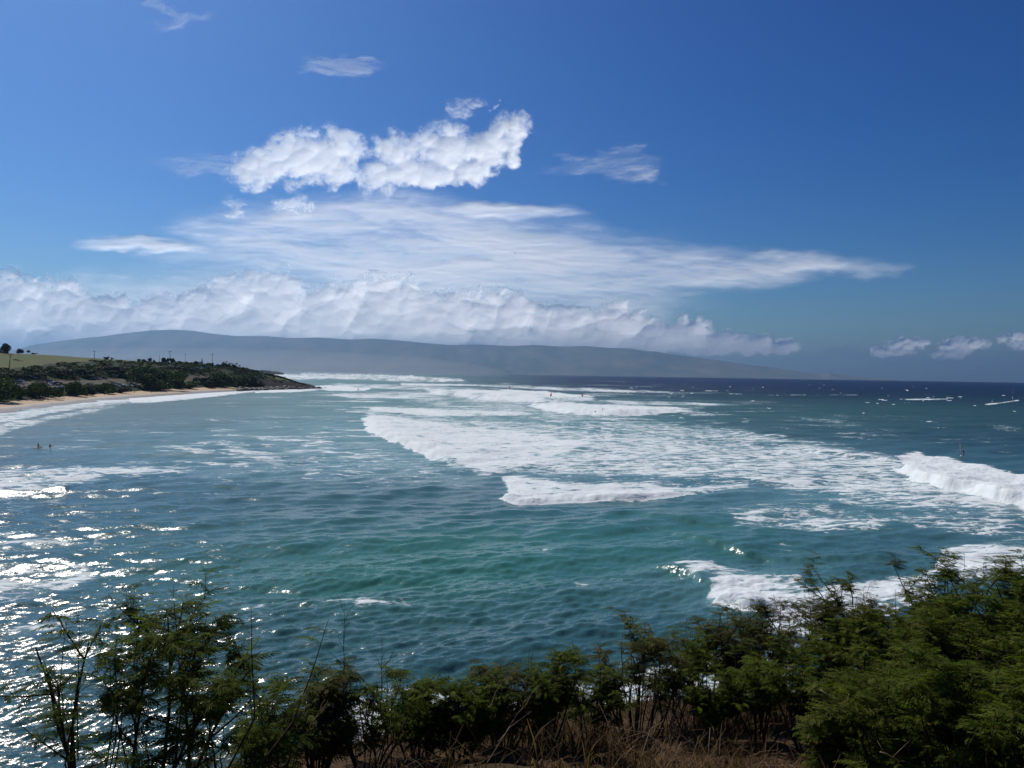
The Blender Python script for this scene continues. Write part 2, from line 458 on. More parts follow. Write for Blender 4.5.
# (outline, coverage, feather)
FOAM = [
    # the long breaker in the middle
    ([(366, 412), (380, 412), (420, 418), (470, 424), (530, 430), (600, 440), (560, 456), (530, 470), (484, 475), (464, 467), (430, 453), (396, 439), (376, 432), (370, 422)], 0.80, 5),
    ([(380, 412), (470, 415), (600, 428), (700, 436), (800, 446), (900, 456), (960, 480), (1040, 500), (1040, 512), (930, 508), (860, 500), (760, 486), (640, 480), (540, 476), (480, 472), (420, 448)], 0.585, 9),
    ([(470, 440), (600, 440), (720, 452), (830, 462), (820, 478), (700, 480), (600, 478), (500, 470)], 0.60, 8),
    ([(366, 407), (400, 408), (520, 411), (540, 415), (430, 416), (375, 412)], 0.80, 2),
    # second small breaker
    ([(500, 476), (512, 474), (560, 481), (640, 484), (750, 482), (750, 488), (660, 497), (560, 502), (522, 502), (508, 497)], 0.72, 4),
    ([(501, 477), (515, 476), (530, 484), (540, 500), (512, 500)], 0.95, 2.5),
    # big breaker on the right
    ([(893, 456), (915, 452), (940, 458), (975, 464), (1024, 475), (1120, 496), (1120, 526), (1024, 503), (975, 492), (940, 484), (905, 468)], 0.99, 2.5),
    ([(740, 450), (800, 442), (860, 452), (905, 458), (900, 470), (820, 462), (740, 458)], 0.62, 4),
    ([(850, 480), (940, 482), (1024, 498), (1100, 515), (1040, 522), (930, 512), (860, 500)], 0.55, 6),
    # lace behind it
    ([(720, 510), (790, 506), (860, 510), (905, 520), (880, 530), (800, 534), (735, 530)], 0.50, 5),
    ([(880, 512), (960, 510), (1060, 522), (1060, 540), (960, 532), (900, 524)], 0.45, 5),
    ([(670, 562), (700, 556), (730, 570), (800, 578), (830, 596), (780, 608), (740, 606), (705, 604), (712, 585), (690, 575)], 0.58, 4),
    ([(708, 582), (730, 578), (760, 592), (800, 596), (790, 612), (750, 610), (716, 602)], 0.86, 3),
    ([(942, 552), (965, 543), (1000, 546), (1100, 556), (1100, 578), (960, 576), (935, 572)], 0.70, 4),
    ([(800, 590), (860, 580), (940, 570), (940, 600), (820, 640), (760, 650), (770, 612)], 0.72, 6),
    # breaks beyond
    ([(420, 388), (470, 389), (545, 391), (600, 399), (580, 402), (540, 402), (500, 400), (440, 396)], 0.80, 1.2),
    ([(488, 388), (520, 390), (560, 393), (600, 397), (560, 396), (510, 392)], 0.95, 0.8),
    ([(530, 403), (580, 403), (640, 406), (705, 408), (650, 412), (610, 415), (580, 414), (550, 408)], 0.97, 1.2),
    ([(400, 383), (470, 384), (500, 386), (440, 386), (400, 385)], 0.75, 0.8),
    ([(300, 372), (380, 374), (460, 378), (470, 383), (380, 381), (300, 377)], 0.66, 1.2),
    ([(395, 377), (412, 375), (420, 379), (400, 380)], 0.95, 0.8),
    ([(436, 380), (450, 378), (456, 381), (440, 382)], 0.95, 0.8),
    ([(312, 386), (330, 385), (372, 388), (365, 391), (330, 391), (314, 389)], 0.90, 0.9),
    ([(325, 395), (350, 392), (420, 395), (560, 396), (420, 399), (350, 398)], 0.60, 1.5),
    ([(270, 373), (300, 374), (340, 378), (300, 380), (262, 376)], 0.70, 1.2),
    ([(420, 396), (560, 402), (640, 418), (560, 424), (460, 412), (400, 402)], 0.50, 4),
    ([(600, 418), (700, 424), (760, 436), (700, 440), (600, 430)], 0.46, 5),
    ([(440, 383), (520, 385), (640, 390), (700, 393), (620, 393), (500, 388)], 0.52, 1.2),
    ([(600, 400), (660, 401), (760, 405), (700, 406), (620, 405)], 0.50, 1.2),
    ([(380, 392), (440, 391), (540, 397), (600, 403), (520, 404), (420, 400)], 0.60, 2),
    ([(330, 383), (420, 385), (500, 390), (420, 391), (340, 387)], 0.55, 1.2),
    ([(520, 416), (640, 420), (760, 432), (860, 446), (760, 446), (600, 432)], 0.54, 5),
    # the wash across the left of the bay
    ([(-80, 470), (0, 467), (90, 465), (215, 466), (180, 474), (110, 482), (60, 491), (0, 496), (-80, 500)], 0.58, 6),
    ([(200, 463), (330, 462), (420, 466), (380, 474), (240, 474)], 0.38, 6),
    ([(230, 440), (380, 436), (460, 460), (480, 490), (330, 486), (230, 470)], 0.30, 10),
    ([(-80, 572), (20, 568), (80, 562), (100, 572), (70, 590), (20, 602), (-80, 612)], 0.50, 8),
    ([(-60, 530), (40, 534), (90, 540), (40, 552), (-60, 556)], 0.42, 6),
    ([(20, 620), (60, 616), (70, 630), (30, 642), (0, 640)], 0.5, 6),
    ([(310, 602), (330, 598), (410, 603), (410, 609), (330, 610)], 0.46, 5),
    ([(230, 598), (270, 606), (260, 612), (230, 608)], 0.5, 3),
    ([(540, 548), (570, 546), (565, 552), (545, 553)], 0.42, 3), ([(568, 582), (600, 584), (596, 590), (575, 588)], 0.42, 3),
    # shore wash under the cliff
    ([(330, 700), (420, 690), (520, 690), (640, 680), (720, 650), (800, 640), (800, 800), (330, 800)], 0.66, 10),
    ([(560, 700), (610, 695), (620, 750), (560, 760)], 0.9, 5), ([(360, 725), (410, 722), (410, 770), (360, 775)], 0.9, 5),
    # sand-beach wash
    ([(-120, 432), (-40, 420), (0, 413), (50, 406), (100, 400), (140, 398), (130, 403), (60, 412), (0, 424), (-120, 448)], 0.66, 1.6),
    ([(-120, 450), (0, 424), (40, 418), (100, 406), (130, 403), (110, 409), (60, 419), (0, 434), (-120, 462)], 0.55, 1.6),
    ([(128, 398), (180, 394), (220, 391), (262, 389), (256, 392), (210, 397), (150, 403), (130, 403)], 0.85, 1.0),
    ([(255, 389), (312, 387), (320, 390), (300, 392), (255, 393)], 0.85, 0.8),
    # wakes of the far windsurfers
    ([(826, 394.6), (856, 394.4), (860, 395.4), (830, 395.4)], 0.62, 0.5), ([(902, 399), (925, 398.4), (948, 398.6), (948, 399.6), (906, 400.2)], 0.66, 0.7),
    ([(984, 404), (1000, 402.3), (1018, 399.6), (1020, 400.6), (1000, 403.6), (986, 405)], 0.75, 0.6),
    ([(728, 393.4), (742, 393.4), (742, 394.4), (728, 394.4)], 0.6, 0.5), ([(705, 390.4), (718, 390.2), (718, 391.2), (705, 391.2)], 0.6, 0.5),
    ([(790, 394.6), (806, 394.2), (806, 395.2), (790, 395.4)], 0.5, 0.5), ([(741, 421.5), (749, 421), (748, 423.5), (742, 423.5)], 0.45, 1.5),
    ([(985, 425), (1010, 426), (1030, 430), (1000, 431)], 0.34, 3), ([(800, 417), (850, 420), (840, 423), (800, 420)], 0.38, 2),
]
cover = np.zeros_like(X)
for pl, c, fe in FOAM:
    cover = np.maximum(cover, c * poly_mask(pl, fe))

# swell and wind chop
H = np.zeros_like(X)
rowstep = np.gradient(dd)[:, None] * np.ones_like(X)
g2 = np.random.default_rng(11)
for i in range(105):
    lam = 0.7 * (50 / 0.7) ** g2.random()
    ang = R(g2.normal(-68, 24)) if lam < 14 else R(g2.normal(-62, 12))       # travel direction from +X, towards the viewer
    k = 2 * math.pi / lam
    amp = 0.0070 * lam ** 0.72 * (0.6 + 0.8 * g2.random()) if lam < 14 else 0.055 * (0.6 + 0.8 * g2.random())
    if lam < 3.2: amp *= 1.3
    kx, ky = k * math.cos(ang), k * math.sin(ang)
    # leave out what the mesh cannot carry at that distance
    eff = 2 * math.pi / (np.abs(ky) * rowstep + np.abs(kx) * np.maximum(D * 0.0014, 0.02) + 1e-9)
    wgt = sstep(eff, 2.6, 5.5)
    ph = kx * X + ky * Y + g2.random() * 6.28 + 1.2 * fbm(X / 60 + i, Y / 60, 2)
    s = np.sin(ph)
    H += wgt * amp * (s + 0.25 * np.cos(2 * ph))
gust = 0.55 + 0.9 * fbm(X / 70, Y / 110, 3)
H *= gust

def polyline_dist(line, closed=False):
    pts = np.array([tuple(on_sea(*p))[:2] for p in line])
    best = np.full(X.shape, 1e9); sign = np.ones(X.shape); along = np.zeros(X.shape)
    L = 0; seg = [np.hypot(*(pts[i + 1] - pts[i])) for i in range(len(pts) - 1)]; tot = sum(seg)
    for i in range(len(pts) - 1):
        a, b = pts[i], pts[i + 1]; e = b - a
        t = np.clip(((X - a[0]) * e[0] + (Y - a[1]) * e[1]) / (e @ e), 0, 1)
        dx = X - a[0] - t * e[0]; dy = Y - a[1] - t * e[1]
        dm = np.hypot(dx, dy)
        up = dm < best
        best = np.where(up, dm, best)
        sign = np.where(up, np.sign(e[0] * dy - e[1] * dx), sign)      # positive on the seaward (far) side when the line runs left to right
        along = np.where(up, (L + t * seg[i]) / tot, along)
        L += seg[i]
    return best * sign, along

# (front line left to right, height m, length of the back m, taper at the ends)
BREAK = [
    ([(369, 418), (378, 432), (396, 439), (430, 453), (464, 467), (482, 474), (520, 475)], 1.5, 16, (0.05, 0.3)),
    ([(366, 410), (400, 411), (520, 414)], 1.0, 14, (0.05, 0.5)),
    ([(506, 497), (520, 502), (560, 502), (660, 497), (745, 488)], 0.9, 7, (0.03, 0.5)),
    ([(900, 468), (940, 485), (975, 493), (1024, 504), (1120, 528)], 1.9, 14, (0.12, 0.02)),
    ([(790, 449), (850, 456), (905, 462)], 0.8, 12, (0.4, 0.1)),
    ([(712, 600), (750, 611), (800, 612)], 0.8, 5, (0.2, 0.4)),
    ([(936, 574), (1000, 576), (1080, 578)], 0.9, 5, (0.2, 0.2)),
    ([(530, 404), (575, 413), (610, 415), (650, 413), (700, 409)], 2.2, 50, (0.2, 0.3)),
    ([(425, 391), (500, 400), (560, 403), (600, 402)], 2.4, 60, (0.2, 0.2)),
    ([(396, 380), (420, 380), (470, 383)], 4.0, 150, (0.1, 0.6)),
    ([(-60, 500), (0, 496), (60, 491), (110, 482), (200, 470)], 0.35, 8, (0.1, 0.5)),
    ([(640, 520), (720, 545), (800, 560), (900, 556), (960, 560)], 0.7, 12, (0.4, 0.3)),
    ([(640, 560), (690, 575), (720, 590)], 0.8, 7, (0.4, 0.3)),
    ([(560, 512), (640, 516), (740, 530), (820, 540)], 0.5, 9, (0.3, 0.3)),
]
BREAKING = {(369, 418): 0.97, (366, 410): .85, (506, 497): .95, (900, 468): 1.0, (712, 600): .85, (936, 574): .75, (530, 404): .97, (425, 391): .8}
lump = fbm(X * 0.9, Y * 0.9, 3) - 0.5
lump2 = fbm(X * 0.22, Y * 0.22, 3) - 0.5
for line, h, back, (t0, t1) in BREAK:
    s, al = polyline_dist(line)
    s = s + lump2 * min(back * 0.35, 4)
    front_w = max(1.2, back * 0.16)
    prof = np.where(s < 0, np.exp(-(s / front_w) ** 2 * 1.5) * (s > -3 * front_w) * 0.0 + sstep(s, -front_w, 0) * 1.0, np.exp(-(s / back) ** 2 * 1.2))
    tap = sstep(al, 0, t0) * sstep(1 - al, 0, t1)
    H += h * prof * tap * (0.85 + 0.6 * lump2)
    if (line, h) and BREAKING.get(line[0]): cover = np.maximum(cover, BREAKING[line[0]] * tap ** .5 * sstep(s, -front_w * 1.4, -front_w * .9) * (1 - sstep(s, back * .25, back * .7)))
H += cover * sstep(cover, 0.5, 0.95) * lump * 0.35 * sstep(D, 900, 100)
H += cover * 0.06
farn = fbm(X / 14, Y / 70, 4) - .5
farn2 = fbm(X / 45, Y / 240, 3) - .5
cover = cover * (1 + (farn * 1.1 + farn2 * 1.0) * sstep(D, 220, 600) * (1 - sstep(cover, .88, .98) * .75))
cover = np.clip(cover + 0.10 * lump2 * (cover > 0.05), 0, 1)

# scattered whitecaps out at sea
wc = fbm(X / 9.0, Y / 26.0, 4)
caps = sstep(wc, 0.76, 0.82) * sstep(D, 250, 420) * (0.35 + 0.65 * sstep(PX, 480, 700)) * 0.75 * sstep(D, 3000, 1300)
cover = np.maximum(cover, caps)

Z = H - (X * X + Y * Y) / (2 * EARTH)
sea_v = np.stack([X, Y, Z], -1).reshape(-1, 3)

# colour of the water itself: turquoise over sand and reef with stirred-up bubbles, ultramarine offshore
def gauss(cx, cy, rx, ry):
    return np.exp(-((PX - cx) / rx) ** 2 - ((PY - cy) / ry) ** 2)
hz = 372.8 + 0.015 * (PX - 512)
dep = PY - hz
deep = sstep(dep, 36 + 6 * (fbm(X / 300, Y / 900, 3) - .5) * 2, 8) * sstep(PX, 380, 620)
milk = np.clip(0.75 * gauss(600, 440, 300, 40) + 0.55 * gauss(850, 500, 220, 40) + 0.55 * gauss(400, 400, 180, 30) + 0.5 * gauss(740, 590, 120, 30)
               + 0.55 * gauss(300, 455, 260, 34) + 0.22 * gauss(300, 560, 500, 130) + 0.5 * gauss(300, 378, 120, 10) + 0.45 * gauss(1010, 560, 90, 25), 0, 1)
milk = np.clip(milk * (0.55 + 0.9 * fbm(X / 30, Y / 18, 4)) , 0, 1)
green = np.clip(0.9 * gauss(300, 560, 200, 45) + 0.8 * gauss(640, 540, 200, 40) + 0.5 * gauss(800, 415, 260, 16) + 0.3 * gauss(470, 590, 160, 40), 0, 1)
green = green * (0.5 + fbm(X / 40 + 9, Y / 30, 3))
c_blue = np.array([0.026, 0.080, 0.092]); c_green = np.array([0.028, 0.135, 0.110]); c_deep = np.array([0.002, 0.011, 0.042]); c_milk = np.array([0.12, 0.26, 0.265])
C = c_blue * np.ones(X.shape + (3,))
C = C + (c_green - C) * np.clip(green, 0, 1)[..., None]
C = C + (c_deep - C) * deep[..., None]
C = C + (c_milk - C) * (milk * (1 - deep))[..., None] * 0.8

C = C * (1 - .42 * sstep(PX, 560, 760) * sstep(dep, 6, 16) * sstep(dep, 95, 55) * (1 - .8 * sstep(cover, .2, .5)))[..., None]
me = mesh_from('sea', sea_v, grid_faces(*X.shape), None, True)
stk = fbm(T * 16, np.log(D) * 45, 4)
stk2 = fbm(X / 4.0 + 80, Y / 9.0, 3)
reg = np.clip(gauss(460, 400, 260, 26) + .8 * gauss(640, 440, 330, 34) + .8 * gauss(330, 455, 230, 26) + .7 * gauss(900, 500, 200, 40) + .5 * gauss(60, 470, 160, 60) + .3 * gauss(500, 560, 400, 60), 0, 1)
cover = np.maximum(cover, reg * (sstep(stk, .44, .74) * .66))
a = me.attributes.new('foam', 'FLOAT', 'POINT'); a.data.foreach_set('value', cover.ravel().astype(np.float32))
ruff = (0.19 + 0.30 * sstep(np.log(D), math.log(90), math.log(600))) * np.ones_like(X)
a = me.attributes.new('ruffle', 'FLOAT', 'POINT'); a.data.foreach_set('value', ruff.ravel().astype(np.float32))
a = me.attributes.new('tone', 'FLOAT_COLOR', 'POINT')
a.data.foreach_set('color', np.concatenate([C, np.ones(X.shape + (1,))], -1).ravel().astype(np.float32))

m, t, b = new_mat('sea_water')
pos = t.n('ShaderNodeNewGeometry').outputs['Position']
nrm = t.n('ShaderNodeNewGeometry').outputs['Normal']
rt = t.n('ShaderNodeVectorRotate', rotation_type='Z_AXIS'); t.put(rt.inputs['Vector'], pos); rt.inputs['Angle'].default_value = R(-14)
sp = t.v('MULTIPLY', rt.outputs[0], (0.5, 1.0, 1.0))                     # chop crests run along the image
def slope(vec, scale, k):
    c = t.noise(vec, scale, 2.0, 0.5, color=True)
    return t.v('MULTIPLY', t.v('SUBTRACT', c, (0.5, 0.5, 0.5)), (k * 0.6, k, 0.0))
ruf = t.attr('ruffle').outputs['Fac']
tilt = t.v('ADD', t.v('ADD', slope(sp, 0.35, 0.16), slope(sp, 1.3, 0.27)), slope(sp, 6.0, 0.62))
tilt = t.v('ADD', tilt, slope(sp, 22.0, 0.70))
tsc = t.n('ShaderNodeVectorMath', operation='SCALE'); t.put(tsc.inputs[0], tilt); t.put(tsc.inputs['Scale'], t.m('MULTIPLY_ADD', ruf, -1.7, 1.15)); tilt = tsc.outputs[0]
wn = t.v('NORMALIZE', t.v('ADD', nrm, tilt))
foam = t.attr('foam').outputs['Fac']
tone = t.attr('tone').outputs['Color']
fp = t.v('MULTIPLY', rt.outputs[0], (0.42, 1.0, 1.0))
warp = t.v('MULTIPLY', t.v('SUBTRACT', t.noise(fp, 0.25, 3, 0.5, color=True), (0.5, 0.5, 0.5)), (3.0, 3.0, 0))
fq = t.v('ADD', fp, warp)
n1 = t.noise(fq, 0.5, 6, 0.62, 0.2)
n2 = t.noise(fq, 0.12, 3, 0.5)
n3 = t.noise(fq, 2.6, 5, 0.65, 0.4)
lace = t.voro(fq, 0.8, 'F1', 2.0, 0.6)
nf = t.m('ADD', t.m('ADD', t.m('MULTIPLY', n1, 1.5), t.m('MULTIPLY', n2, 0.5)), t.m('ADD', t.m('MULTIPLY', n3, 0.9), t.m('MULTIPLY', lace, 0.28)))
nf = t.m('SUBTRACT', nf, 1.07)
thr = t.m('SUBTRACT', 1.10, t.m('MULTIPLY', foam, 0.86))
ff = t.ss(t.m('SUBTRACT', nf, thr), -0.07, 0.16)
ff = t.m('MULTIPLY', ff, t.ss(foam, 0.02, 0.25))
thin = t.m('MULTIPLY', t.m('MULTIPLY', foam, foam), 0.62)
cw = t.mix(thin, tone, (0.30, 0.46, 0.50))
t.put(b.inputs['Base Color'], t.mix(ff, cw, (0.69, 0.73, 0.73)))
t.put(b.inputs['Roughness'], t.m('ADD', ruf, t.m('MULTIPLY', ff, 0.45)))
b.inputs['IOR'].default_value = 1.333
t.put(b.inputs['Specular IOR Level'], t.m('MAXIMUM', t.m('SUBTRACT', t.m('MULTIPLY_ADD', ff, -0.25, 0.46), t.m('MULTIPLY', ruf, 0.45)), 0.1))
fb = t.n('ShaderNodeBump'); fb.inputs['Strength'].default_value = 0.35; fb.inputs['Distance'].default_value = 0.5
t.put(fb.inputs['Height'], nf)
nm = t.n('ShaderNodeMix', data_type='VECTOR')
t.put(nm.inputs[0], ff); t.put(nm.inputs[4], wn); t.put(nm.inputs[5], fb.outputs[0])
t.put(b.inputs['Normal'], t.v('NORMALIZE', nm.outputs[1]))
me.materials.append(m)
sea = tag(link('sea', me), 'blue green sea with white breakers', None, None, 'structure')

# ------------------------------------------------------------------ far shore: beach, hillside
ST = [  # px, waterline, sand top, terrace front, terrace back, bank, ridge
    (-320, 470, 455, 436, 408, 384, 352), (-150, 436, 424, 408, 388, 374, 351),
    (0, 413, 403, 393, 380, 371, 352.5), (50, 407, 398, 391, 379, 369, 355), (100, 401.5, 394.5, 388, 378, 366, 358.5),
    (150, 397, 390.5, 386, 376.5, 366, 361.5), (200, 393.5, 388, 383, 374, 367, 363.5), (225, 392, 387.5, 382.5, 374, 368.5, 365.5), (245, 391, 388, 382.5, 375.5, 371, 368.5),
    (265, 390, 387.5, 382.5, 377.5, 374.5, 373), (283, 389.6, 387.3, 383, 379.5, 377.5, 376.8), (300, 389.2, 387.6, 385.6, 384.2, 383.4, 383), (314, 388.6, 388.2, 387.9, 387.6, 387.4, 387.3), (322, 388.6, 388.4, 388.3, 388.2, 388.1, 388.1)]
ST = np.array(ST, float)
OFF = np.array([[0, 50, 78, 140, 180, 400]] * len(ST), float)
OFF[:, 1] = np.interp(ST[:, 0], [0, 200], [50, 85]); OFF[:, 2] = np.interp(ST[:, 0], [0, 200], [78, 105])
OFF[:, 5] = np.interp(ST[:, 0], [-320, 0, 100, 200, 245, 265, 322], [420, 380, 320, 240, 200, 120, 20])
sc = np.interp(ST[:, 0], [-320, 200, 250, 290, 322], [1, 1, .8, .5, .12])
OFF[:, :5] *= sc[:, None]
pxs = np.arange(-320, 322.1, 1.5)
def smooth_interp(x, xp, fp):
    y = np.interp(x, xp, fp)
    k = np.ones(7) / 7
    return np.convolve(np.pad(y, 3, mode='edge'), k, 'valid')
prof = np.stack([smooth_interp(pxs, ST[:, 0], ST[:, 1 + j]) for j in range(6)], 1)
offs = np.stack([smooth_interp(pxs, ST[:, 0], OFF[:, j]) for j in range(6)], 1)
NR = 90
rows_v = []; land_rows = np.linspace(0, 6.2, NR)
LV = np.zeros((NR, len(pxs), 3))
for i, px in enumerate(pxs):
    w = on_sea(px, prof[i, 0])
    pts = []
    for j in range(6):
        p = at(px, prof[i, j], w.y + offs[i, j])
        pts.append((p.x, p.y, max(p.z, 0.0)))
    r0 = ray(px, prof[i, 0])
    front_p = at(px, 0, w.y - 10 * max(0.3, np.interp(px, [200, 322], [1, .3]))); front_p.z = -2.5
    pts = [tuple(front_p)] + pts
    last = np.array(pts[-1]); dr = ray(px, 370); dr.z = 0
    b1 = last + np.array((dr.x, dr.y, 0)) * 60; b1[2] = last[2] + 0.4 - 1.0
    b2 = last + np.array((dr.x, dr.y, 0)) * 500; b2[2] = -3
    pts += [tuple(b1), tuple(b2)]
    pts = np.array(pts)
    kk = np.linspace(0, len(pts) - 1, NR)
    for c in range(3):
        LV[:, i, c] = np.interp(kk, np.arange(len(pts)), pts[:, c])
# soften the profile kinks and roughen the ground
for _ in range(2):
    LV[1:-1] = 0.25 * LV[:-2] + 0.5 * LV[1:-1] + 0.25 * LV[2:]
rowk = np.linspace(0, 8, NR)[:, None] * np.ones(len(pxs))
tipw = np.interp(pxs, [235, 290], [0, 1])[None, :]
nz = (fbm(LV[..., 0] / 14, LV[..., 1] / 14, 4) - 0.5) * 2.0 + (fbm(LV[..., 0] / 4, LV[..., 1] / 4, 3) - 0.5) * 1.2
LV[..., 2] += nz * (sstep(rowk, 2.0, 3.0) * (1 - 0.75 * sstep(rowk, 5, 5.8)) * 0.7 + 0.15) * sstep(rowk, 0.9, 1.6)
cut = int(np.searchsorted(np.linspace(0, 8, NR), 2.04))
m_sand, t, b = new_mat('beach_sand')
g = t.n('ShaderNodeNewGeometry').outputs['Position']
sz = t.sep(g)[2]
f = t.noise(g, 0.12, 6, 0.6)
dry = t.mix(f, (0.36, 0.25, 0.145), (0.50, 0.36, 0.22))
wet = t.ss(t.m('ADD', sz, t.m('MULTIPLY', f, 0.8)), 0.9, 1.7)
t.put(b.inputs['Base Color'], t.mix(wet, (0.15, 0.11, 0.075), dry))
t.put(b.inputs['Roughness'], t.m('MULTIPLY_ADD', wet, 0.5, 0.4))
m_land, t, b = new_mat('hillside_scrub')
g = t.n('ShaderNodeNewGeometry').outputs['Position']
kf = t.attr('zone').outputs['Color']
zr, zg, zb = t.sep(kf)
big = t.noise(g, 0.03, 5, 0.6)
fine = t.noise(g, 0.22, 6, 0.65)
grass = t.mix(t.m('MULTIPLY_ADD', fine, 1.4, -0.2, clamp=True), (0.060, 0.075, 0.026), (0.135, 0.130, 0.060))
grass = t.mix(t.ss(big, 0.45, 0.65), grass, (0.075, 0.105, 0.035))
scrub = t.mix(t.m('MULTIPLY_ADD', fine, 2.0, -0.5, clamp=True), (0.010, 0.018, 0.008), (0.034, 0.048, 0.017))
dirt = t.mix(fine, (0.07, 0.062, 0.05), (0.14, 0.12, 0.095))
rock = t.mix(fine, (0.010, 0.010, 0.011), (0.035, 0.033, 0.031))
wob = t.m('ADD', t.m('MULTIPLY', t.m('SUBTRACT', fine, 0.5), 0.9), t.m('MULTIPLY', t.m('SUBTRACT', big, 0.5), 0.8))
c1 = t.mix(t.ss(t.m('ADD', zr, wob), 0.40, 0.62), scrub, grass)
c1 = t.mix(t.ss(t.m('ADD', zg, wob), 0.45, 0.6), c1, dirt)
c1 = t.mix(t.ss(t.m('ADD', zb, wob), 0.45, 0.6), c1, rock)
t.put(b.inputs['Base Color'], c1); b.inputs['Roughness'].default_value = 0.95; b.inputs['Specular IOR Level'].default_value = 0.1
link('beach', mesh_from('beach', LV[:cut + 1].reshape(-1, 3), grid_faces(cut + 1, len(pxs)), m_sand, True))['kind'] = 'structure'
LL = LV[cut:]
rk = rowk[cut:]; pp = np.broadcast_to(pxs, rk.shape)
gb = np.interp(pp, [-300, 0, 40, 75, 120, 150], [4.7, 4.95, 5.1, 5.35, 5.7, 6.0])
zr_ = .8 * sstep(rk + .5 * (fbm(LL[..., 0] / 30, LL[..., 1] / 90, 3) - .5), gb - .2, gb + .2) * (1 - sstep(pp, 140, 170)) + 0.55 * sstep(pp, 262, 276) * sstep(rk, 3.6, 4.4) + 0.45 * ((fbm(LL[..., 0] / 25, LL[..., 1] / 25, 3) > 0.56) & (pp > 190) & (rk > 3))
zg_ = (sstep(rk, 3.0, 3.3) * (1 - sstep(rk, 3.7, 4.0)) * (1 - sstep(pp, 225, 245)) * 0.9)
zb_ = sstep(pp, 236, 256) * (1 - sstep(rk, 3.2, 4.2)) + sstep(pp, 292, 306)
lm = mesh_from('hillside', LL.reshape(-1, 3), grid_faces(*rk.shape), m_land, True)
a = lm.attributes.new('zone', 'FLOAT_COLOR', 'POINT')
a.data.foreach_set('color', np.stack([zr_, zg_, zb_, np.ones_like(zr_)], -1).ravel().astype(np.float32))
link('hillside', lm)['kind'] = 'structure'

def land_z(x, y):
    """height of the far shore under a point (nearest vertex, weighted)"""
    d2 = (LV[..., 0] - x) ** 2 + (LV[..., 1] - y) ** 2
    i = np.argpartition(d2.ravel(), 4)[:4]
    w = 1 / (d2.ravel()[i] + 0.01)
    return float((LV[..., 2].ravel()[i] * w).sum() / w.sum())

def land_spot(px, py, prefer_far=False):
    """where the sight line through a place in the photo meets the far shore"""
    j = int(np.clip(np.searchsorted(pxs, px), 0, len(pxs) - 1))
    r = ray(px, py)
    prev = None; hit = None
    for i in range(4, NR - 12):
        x, y, z = LV[i, j]
        lz = EYE.z + r.z * y
        if z >= lz:
            hit = y; break
    if hit is None:
        k = int(np.argmax(LV[: NR - 12, j, 2] - r.z * LV[: NR - 12, j, 1]))
        hit = LV[k, j, 1]
    x = r.x * hit
    return Vector((x, hit, land_z(x, hit)))

# low far point across the water, and the reef ledge along the sand
def ridge_strip(name, pts, depth, mat, z_base=-8.0, back=1.0, rough=0.0):
    pts = np.array(pts, float)
    px = np.linspace(pts[0, 0], pts[-1, 0], 260)
    py = np.interp(px, pts[:, 0], pts[:, 1])
    return px, py

m_hill, t, b = new_mat('mountain_slopes')
g = t.n('ShaderNodeNewGeometry').outputs['Position']
f = t.noise(t.v('MULTIPLY', g, (1.0, 0.35, 2.5)), 0.0011, 6, 0.62)
f = t.ss(f, 0.35, 0.65)
t.put(b.inputs['Base Color'], t.mix(f, (0.09, 0.115, 0.10), (0.17, 0.165, 0.13)))  # slope colours paled to carry part of the haze brightness
b.inputs['Roughness'].default_value = 1.0; b.inputs['Specular IOR Level'].default_value = 0.0

MT = np.array([(-260, 364), (-100, 357), (0, 351.5), (15, 350), (35, 344.5), (60, 341), (80, 338.5), (100, 336.5), (125, 333.2), (150, 330.5), (172, 329.6), (190, 330.5), (215, 334), (235, 336), (262, 336), (290, 338), (320, 337.5),
               (350, 339.5), (372, 338.5), (400, 340.5), (425, 343), (450, 345), (480, 344.5), (510, 346), (535, 345), (560, 346.5), (585, 346), (610, 348), (630, 348.5), (645, 351), (655, 351.5), (670, 354), (700, 358), (720, 360.5), (750, 365), (775, 368), (800, 371.5),
               (822, 374), (830, 372.8), (838, 374.2), (860, 377), (885, 379), (910, 381.5)], float)
mpx = np.linspace(-260, 910, 600)
mpy = np.interp(mpx, MT[:, 0], MT[:, 1])
rows = 40
MV = np.zeros((rows, len(mpx), 3))
for i in range(len(mpx)):
    d0, d1 = 21000.0, 27000.0
    c = at(mpx[i], mpy[i], d1)
    r = ray(mpx[i], 372)
    for j in range(rows):
        s = j / (rows - 1)
        d = d0 + (d1 - d0) * s
        zb = -90
        rise = s ** 1.5
        zt = c.z + 60
        MV[j, i] = (r.x * d, d, zb + (zt - zb) * rise)
val = np.abs(fbm(MV[..., 0] / 1500, MV[..., 1] / 5000, 5) - 0.5) * 2
sfac = (np.arange(rows) / (rows - 1))[:, None]
MV[..., 2] -= val * 600 * np.clip((MV[..., 2] + 90) / 1300, 0, 1) * sfac * (1 - sfac) * 3
MV[..., 2] -= 60 * sfac
link('mountain', mesh_from('mountain', MV.reshape(-1, 3), grid_faces(rows, len(mpx)), m_hill, True))['kind'] = 'structure'

# low wooded point beyond the bay
lp = np.linspace(236, 282, 60); V = []
for px_ in lp:
    e = math.sin(math.pi * (px_ - 236) / 46) ** 0.5 if 236 < px_ < 282 else 0
    base = at(px_, 370, 3000); base.z = -3
    hgt = 3 + e * (9 + 5 * float(fbm(np.array(px_ / 2.5), np.array(1.0), 3)))
    V.append([(base.x, base.y, -6), (base.x, base.y + 8, hgt), (base.x * 1.03, base.y + 120, hgt), (base.x * 1.06, base.y + 200, -6)])
V = np.array(V).transpose(1, 0, 2)
link('distant_coast', mesh_from('distant_coast', V.reshape(-1, 3), grid_faces(4, 60), simple_mat('distant_wood', (0.035, 0.05, 0.035), 1, scale=0.02)))['kind'] = 'structure'

